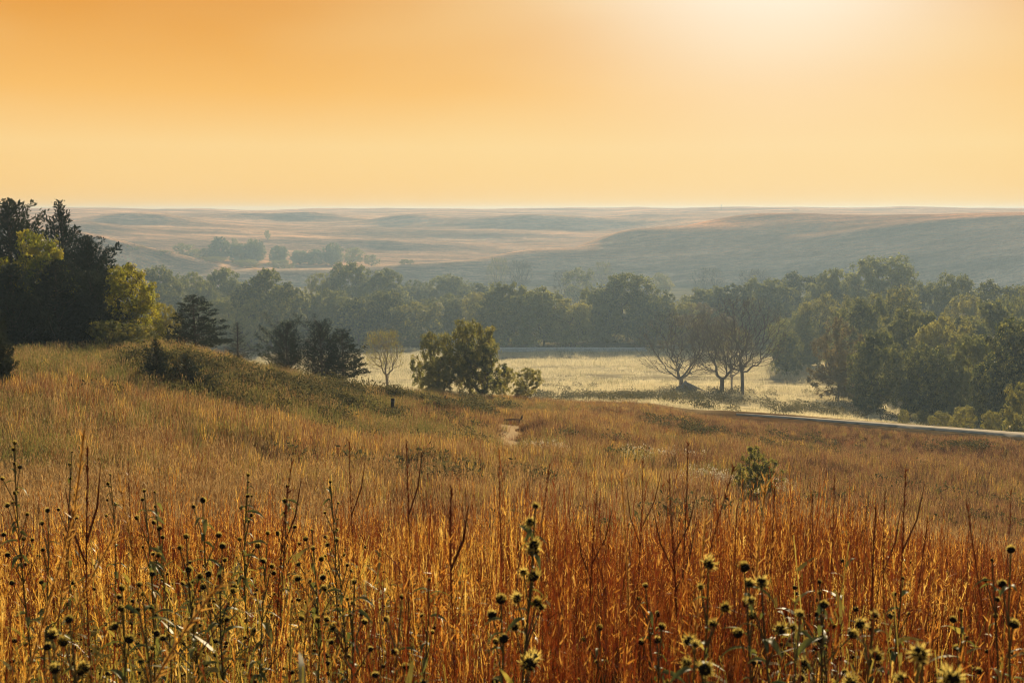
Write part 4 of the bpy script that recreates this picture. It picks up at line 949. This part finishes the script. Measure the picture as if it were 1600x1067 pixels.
PL = [
 (826, 794, 2.4, 15, 'seedhead plant in the middle foreground with stacked heads, tallest and most prominent of its kind', 0.02, .045, .38, 1.45),
 (1096, 878, 2.3, 5, 'seedhead plant right of the middle with one round head above three small ones', 0.03, .05, .2, 1.1),
 (1162, 884, 2.4, 6, 'seedhead plant with a dark pair of heads at its tip, next to a reddish stalk', -0.02, .03, .2, 1.15),
 (1205, 915, 2.2, 3, 'short seedhead plant with a bright yellow rimmed single top head', -0.04, .05, .12, 1.15),
 (1449, 1018, 1.7, 2, 'large blurred yellow-rimmed seed head near the bottom right corner', 0.0, .05, .08, 1.3),
 (1481, 1052, 1.65, 2, 'blurred yellow-rimmed seed head cut by the bottom edge at the right', 0.0, .05, .08, 1.3),
 (1436, 1040, 1.75, 1, 'blurred seed head just below the largest one in the bottom right corner', 0.0, .05, .08, 1.25),
 (1073, 1006, 1.9, 3, 'seedhead plant low in the frame with a big head on a bent stem', 0.05, .05, .12, 1.3),
 (1095, 1038, 1.85, 3, 'seedhead plant at the bottom edge beside the bent-stemmed one', -0.03, .05, .12, 1.3),
 (1290, 912, 2.9, 5, 'seedhead plant with three heads in a slanting row, right of the bright rimmed one', 0.0, .06, .2, 1.15),
 (1300, 946, 2.5, 6, 'bushy seedhead plant with many small buds in the right foreground', 0.0, .10, .2, 1.0),
 (1366, 955, 2.3, 6, 'seedhead plant with yellow rimmed heads in a loose cluster at the right', 0.0, .10, .2, 1.15),
 (1245, 963, 2.3, 5, 'seedhead plant with a widely branched top below the bright rimmed one', 0.0, .09, .2, 1.1),
 (1404, 905, 3.2, 4, 'thin seedhead plant behind the loose yellow cluster at the right', 0.02, .06, .18, 1.0),
 (1492, 948, 2.8, 8, 'dark seedhead plant in the rust stalks near the right edge', 0.0, .07, .25, 1.05),
 (1556, 876, 3.2, 4, 'seedhead plant with a flat dark top head near the right edge', 0.0, .07, .2, 1.0),
 (1596, 862, 2.6, 3, 'seedhead plant with an arched leaf cut by the right picture edge', 0.0, .04, .2, 1.1),
 (31, 690, 4.2, 18, 'tall thin seedhead plant at the far left rising above the golden field', 0.03, .07, .36, 1.1),
 (110, 706, 4.6, 7, 'slim seedhead plant beside the leaning golden stalk at the left', 0.02, .05, .25, 1.0),
 (62, 800, 3.4, 6, 'seedhead plant between the far left one and the dark red stalks', 0.0, .08, .25, 1.0),
 (170, 740, 5.2, 5, 'small seedhead plant in front of the golden slope at the left', 0.0, .06, .2, 1.0),
 (228, 766, 3.7, 12, 'seedhead plant with two heads side by side on top in the left weeds', 0.0, .09, .35, 1.1),
 (246, 771, 3.9, 6, 'seedhead plant leaning on the one with paired heads', -0.03, .06, .25, 1.1),
 (325, 780, 3.4, 9, 'seedhead plant with an isolated dark head on top in the left weeds', 0.0, .09, .3, 1.15),
 (388, 741, 4.2, 14, 'tall seedhead plant with dark leaf on top left of the leaning rust stalk', 0.02, .06, .33, 1.05),
 (441, 762, 4.0, 8, 'seedhead plant hugging the leaning rust stalk', 0.0, .06, .3, 1.05),
 (511, 752, 4.4, 12, 'slanting seedhead plant with small heads right of the leaning rust stalk', -0.09, .06, .3, 0.95),
 (488, 826, 3.3, 14, 'dense dark seedhead plant in the middle of the left weeds', 0.0, .08, .3, 1.1),
 (532, 846, 3.2, 10, 'seedhead plant at the right end of the dense left weeds', 0.0, .08, .3, 1.1),
 (300, 838, 3.0, 10, 'seedhead plant with drooping grey leaves low in the left weeds', 0.0, .09, .3, 1.1),
 (352, 850, 3.0, 9, 'bushy seedhead plant below the isolated dark head', 0.0, .09, .3, 1.1),
 (410, 835, 3.2, 9, 'seedhead plant with yellowish bracts at the foot of the leaning rust stalk', 0.0, .09, .3, 1.1),
 (178, 920, 2.6, 6, 'seedhead plant with a stack of blurred heads at the lower left', 0.0, .03, .12, 1.3),
 (110, 962, 2.2, 3, 'seedhead plant with one very dark blurred head at the lower left', 0.0, .04, .12, 1.35),
 (86, 995, 2.2, 4, 'seedhead plant in the bottom left corner with a pale broken stem', 0.0, .05, .12, 1.2),
 (232, 930, 2.6, 5, 'slender seedhead plant under the arching golden stem', 0.0, .05, .2, 1.0),
 (560, 905, 2.8, 8, 'seedhead plant with shiny leaves right of the dense left weeds', 0.0, .08, .3, 1.0),
 (622, 934, 2.6, 6, 'seedhead plant below the tallest rust stalk near the middle', 0.0, .07, .3, 1.0),
 (661, 908, 3.0, 4, 'single-stemmed seedhead plant with one crisp head near the middle', 0.0, .06, .2, 1.0),
 (776, 932, 2.4, 4, 'seedhead plant with a black head left of the tallest middle plant', 0.03, .06, .15, 1.2),
 (1012, 915, 3.0, 8, 'olive seedhead plant with a branched candelabra top in the middle right', 0.0, .07, .3, 1.0),
 (947, 985, 2.8, 7, 'low seedhead plant in the red stalks right of the tallest middle plant', 0.0, .08, .3, 1.0),
 (1040, 975, 2.6, 5, 'low seedhead plant under the candelabra-topped one', 0.0, .08, .3, 1.0),
]
for i, (px, py, D, nh, lab, lean, spread, frac, hs_) in enumerate(PL): seed_plant(px, py, D, nh, lab, 900+i, lean, spread, frac, hs_, 12 + nh)

# ------------------------------------------------------------------ tall grass stalks that stand out above the rest
m_stalk = blade_mat('rust_stalk', (0.13, 0.028, 0.010), (0.20, 0.045, 0.014), trans=0.25, patch=0.4)
m_gstalk = blade_mat('golden_stalk', (0.48, 0.25, 0.05), (0.58, 0.33, 0.08), trans=0.55, patch=0.4)
def stalk(px, py, D, lean, gold, thick, label, seed, forks=0, arch=0.0):
    g = np.random.default_rng(seed); a_ = azray(px, py); x, y = math.sin(a_)*D, math.cos(a_)*D; z = hz(x, y); H = zray(px, py, D) - z
    e = tag(obj('grass_stalk', None, None, (x, y, z)), label, 'grass stalk', 'tall grass stalks standing out of the foreground')
    m = m_gstalk if gold else m_stalk; t_ = np.linspace(0, 1, 12)
    c_ = np.stack([-lean*H*(1-t_) + 0.006*np.sin(t_*8+seed), 0.006*np.cos(t_*6+seed), H*(1+arch*0.5)*t_ - arch*H*1.1*np.clip(t_-.6, 0, 1)**2 - 0.05*(1-t_)], 1)
    if arch: c_[:, 0] += arch*0.9*H*np.clip(t_-.45, 0, 1)**1.6; c_[:, 0] -= c_[-1, 0]*0.5; c_[:, 2] *= H/c_[:, 2].max()
    mb = MB(); mb.tube(c_, np.linspace(.0021, .0010, 12)*thick, 5); obj('stem', mb.mesh('stalk_stem', m, True), e)
    at = lambda f: np.stack([np.interp(f, t_, c_[:, i]) for i in range(3)], -1)
    mb = MB(); n = 110; f = g.uniform(.62, 1, n); C = at(f); d = unit(at(np.clip(f+.02, 0, 1)) - at(f-.02) + g.normal(0, .012, (n, 3)) )
    d = unit(d + g.normal(0, .22 if not gold else .32, (n, 3)))
    mb.strips(C, d, g.uniform(.012, .026, n)*(1.4 if gold else 1), np.full(n, .0028*thick), np.zeros((n, 3)), unit(np.cross(d, g.normal(0, 1, (n, 3)))), 2, 0, .8)
    obj('seed_spike', mb.mesh('stalk_spike', m), e)
    for k in range(forks):
        mb = MB(); b0 = at(.78 - .05*k); tip = b0 + np.array([(-1)**k*g.uniform(.04, .09), g.normal(0, .03), .19*H])
        mb.tube([b0, (b0+tip)/2 + [(-1)**k*.012, 0, -.01], tip], [.0018*thick, .002*thick, .001], 4); obj('side_spike', mb.mesh('stalk_side', m, True), e)
    mb = MB(); n = 3; f = g.uniform(.15, .6, n); C = at(f); d = unit(np.stack([g.normal(0, .5, n), g.normal(0, .4, n), np.ones(n)], 1))
    mb.strips(C, d, g.uniform(.2, .4, n), np.full(n, .006), np.stack([g.normal(0, .12, n), g.normal(0, .1, n), -g.uniform(.05, .2, n)], 1), unit(np.cross(d, g.normal(0, 1, (n, 3)))), 5, 0, .95)
    obj('blade', mb.mesh('stalk_blade', m), e)
ST = [
 (637, 686, 4.6, .01, 0, 1.6, 'tallest dark rust grass stalk, straight below the lone wooden post', 1), (548, 690, 4.8, 0, 0, 1.3, 'straight rust stalk right of the slanting seedhead plant', 1),
 (456, 722, 3.9, .12, 0, 1.5, 'rust stalk leaning to the right out of the left weeds', 1), (134, 700, 4.0, .02, 0, 2.0, 'thick dark red stalk bundle at the left beside the golden leaning one', 2),
 (128, 672, 3.6, .16, 1, 1.8, 'blurred golden stalk leaning right at the far left', 0), (183, 738, 3.8, -.12, 1, 1.4, 'golden stalk leaning left beside the dark red bundle', 0),
 (202, 724, 4.8, .03, 0, 1.0, 'thin rust stalk on the golden slope at the left', 0), (782, 706, 4.6, 0, 0, 1.2, 'straight rust stalk just below the worn path', 0),
 (706, 764, 3.8, 0, 0, 2.2, 'thick blackish red stalk left of the tallest seedhead plant', 1), (857, 728, 4.6, .1, 0, 1.2, 'rust stalk leaning right above the tallest seedhead plant', 0),
 (1073, 694, 4.4, 0, 0, 1.5, 'tall dark stalk left of the lone field bush, highest of the right half', 0), (1004, 712, 4.6, .02, 0, 1.1, 'rust stalk with a thin tip left of the highest right-half stalk', 2),
 (972, 735, 3.6, -.05, 1, 1.5, 'golden plume stalk leaning left in the middle right', 0), (1048, 742, 4.0, -.05, 0, 1.4, 'forked rust stalk close to the highest right-half stalk', 3),
 (1148, 728, 3.4, .26, 0, 1.2, 'orange blurred stalk slanting sharply right towards the lone field bush', 0), (1197, 740, 3.2, .06, 1, 1.6, 'golden plume in front of the lone field bush', 0),
 (1209, 752, 4.4, 0, 0, 1.1, 'thin rust stalk just right of the lone field bush', 0), (1303, 742, 4.4, 0, 0, 1.1, 'thin straight rust stalk in the open right field', 0),
 (1270, 768, 4.4, 0, 0, 1.0, 'short thin stalk between the field bush and the open right field', 0), (1417, 734, 4.3, .02, 0, 1.5, 'dark stalk with a beaded tip in the right field', 1),
 (1370, 794, 3.6, .01, 0, 1.9, 'thick dark red stalk left of the beaded-tip stalk', 0), (1382, 772, 4.2, -.04, 0, 1.2, 'rust stalk crossing close to the thick dark red one at the right', 1),
 (1508, 784, 3.6, -.22, 0, 1.4, 'rust stalk bending to the left near the right edge', 0), (1579, 766, 4.4, 0, 0, 1.0, 'thin upright stalk by the right picture edge', 0),
 (1450, 812, 3.8, .12, 0, 1.2, 'rust stalk leaning right among the dark right stalks', 0), (1105, 812, 3.2, .1, 1, 1.5, 'golden plume above the single round head right of the middle', 0),
 (935, 770, 4.2, .08, 0, 1.2, 'rust stalk with a forked head leaning right in the middle', 2), (1152, 790, 4.6, 0, 0, 1.1, 'short straight dark stalk under the slanting orange one', 0),
 (268, 905, 2.3, .1, 1, 1.6, 'golden grass stem arching over to the right at the lower left', 0, .5), (110, 800, 2.9, .3, 1, 1.7, 'blurred golden plume sweeping up to the right at the left edge', 0),
 (135, 838, 2.8, .25, 1, 1.5, 'golden stem curving up to the right below the dark red bundle', 0, .3), (478, 870, 3.0, 0, 1, 1.3, 'upright golden plume in front of the dense left weeds', 0),
]
for i, s_ in enumerate(ST):
    px, py, D, lean, gold, th_, lab, fk = s_[:8]; stalk(px, py, D, lean, gold, th_, lab, 700+i, fk, s_[8] if len(s_) > 8 else 0.0)
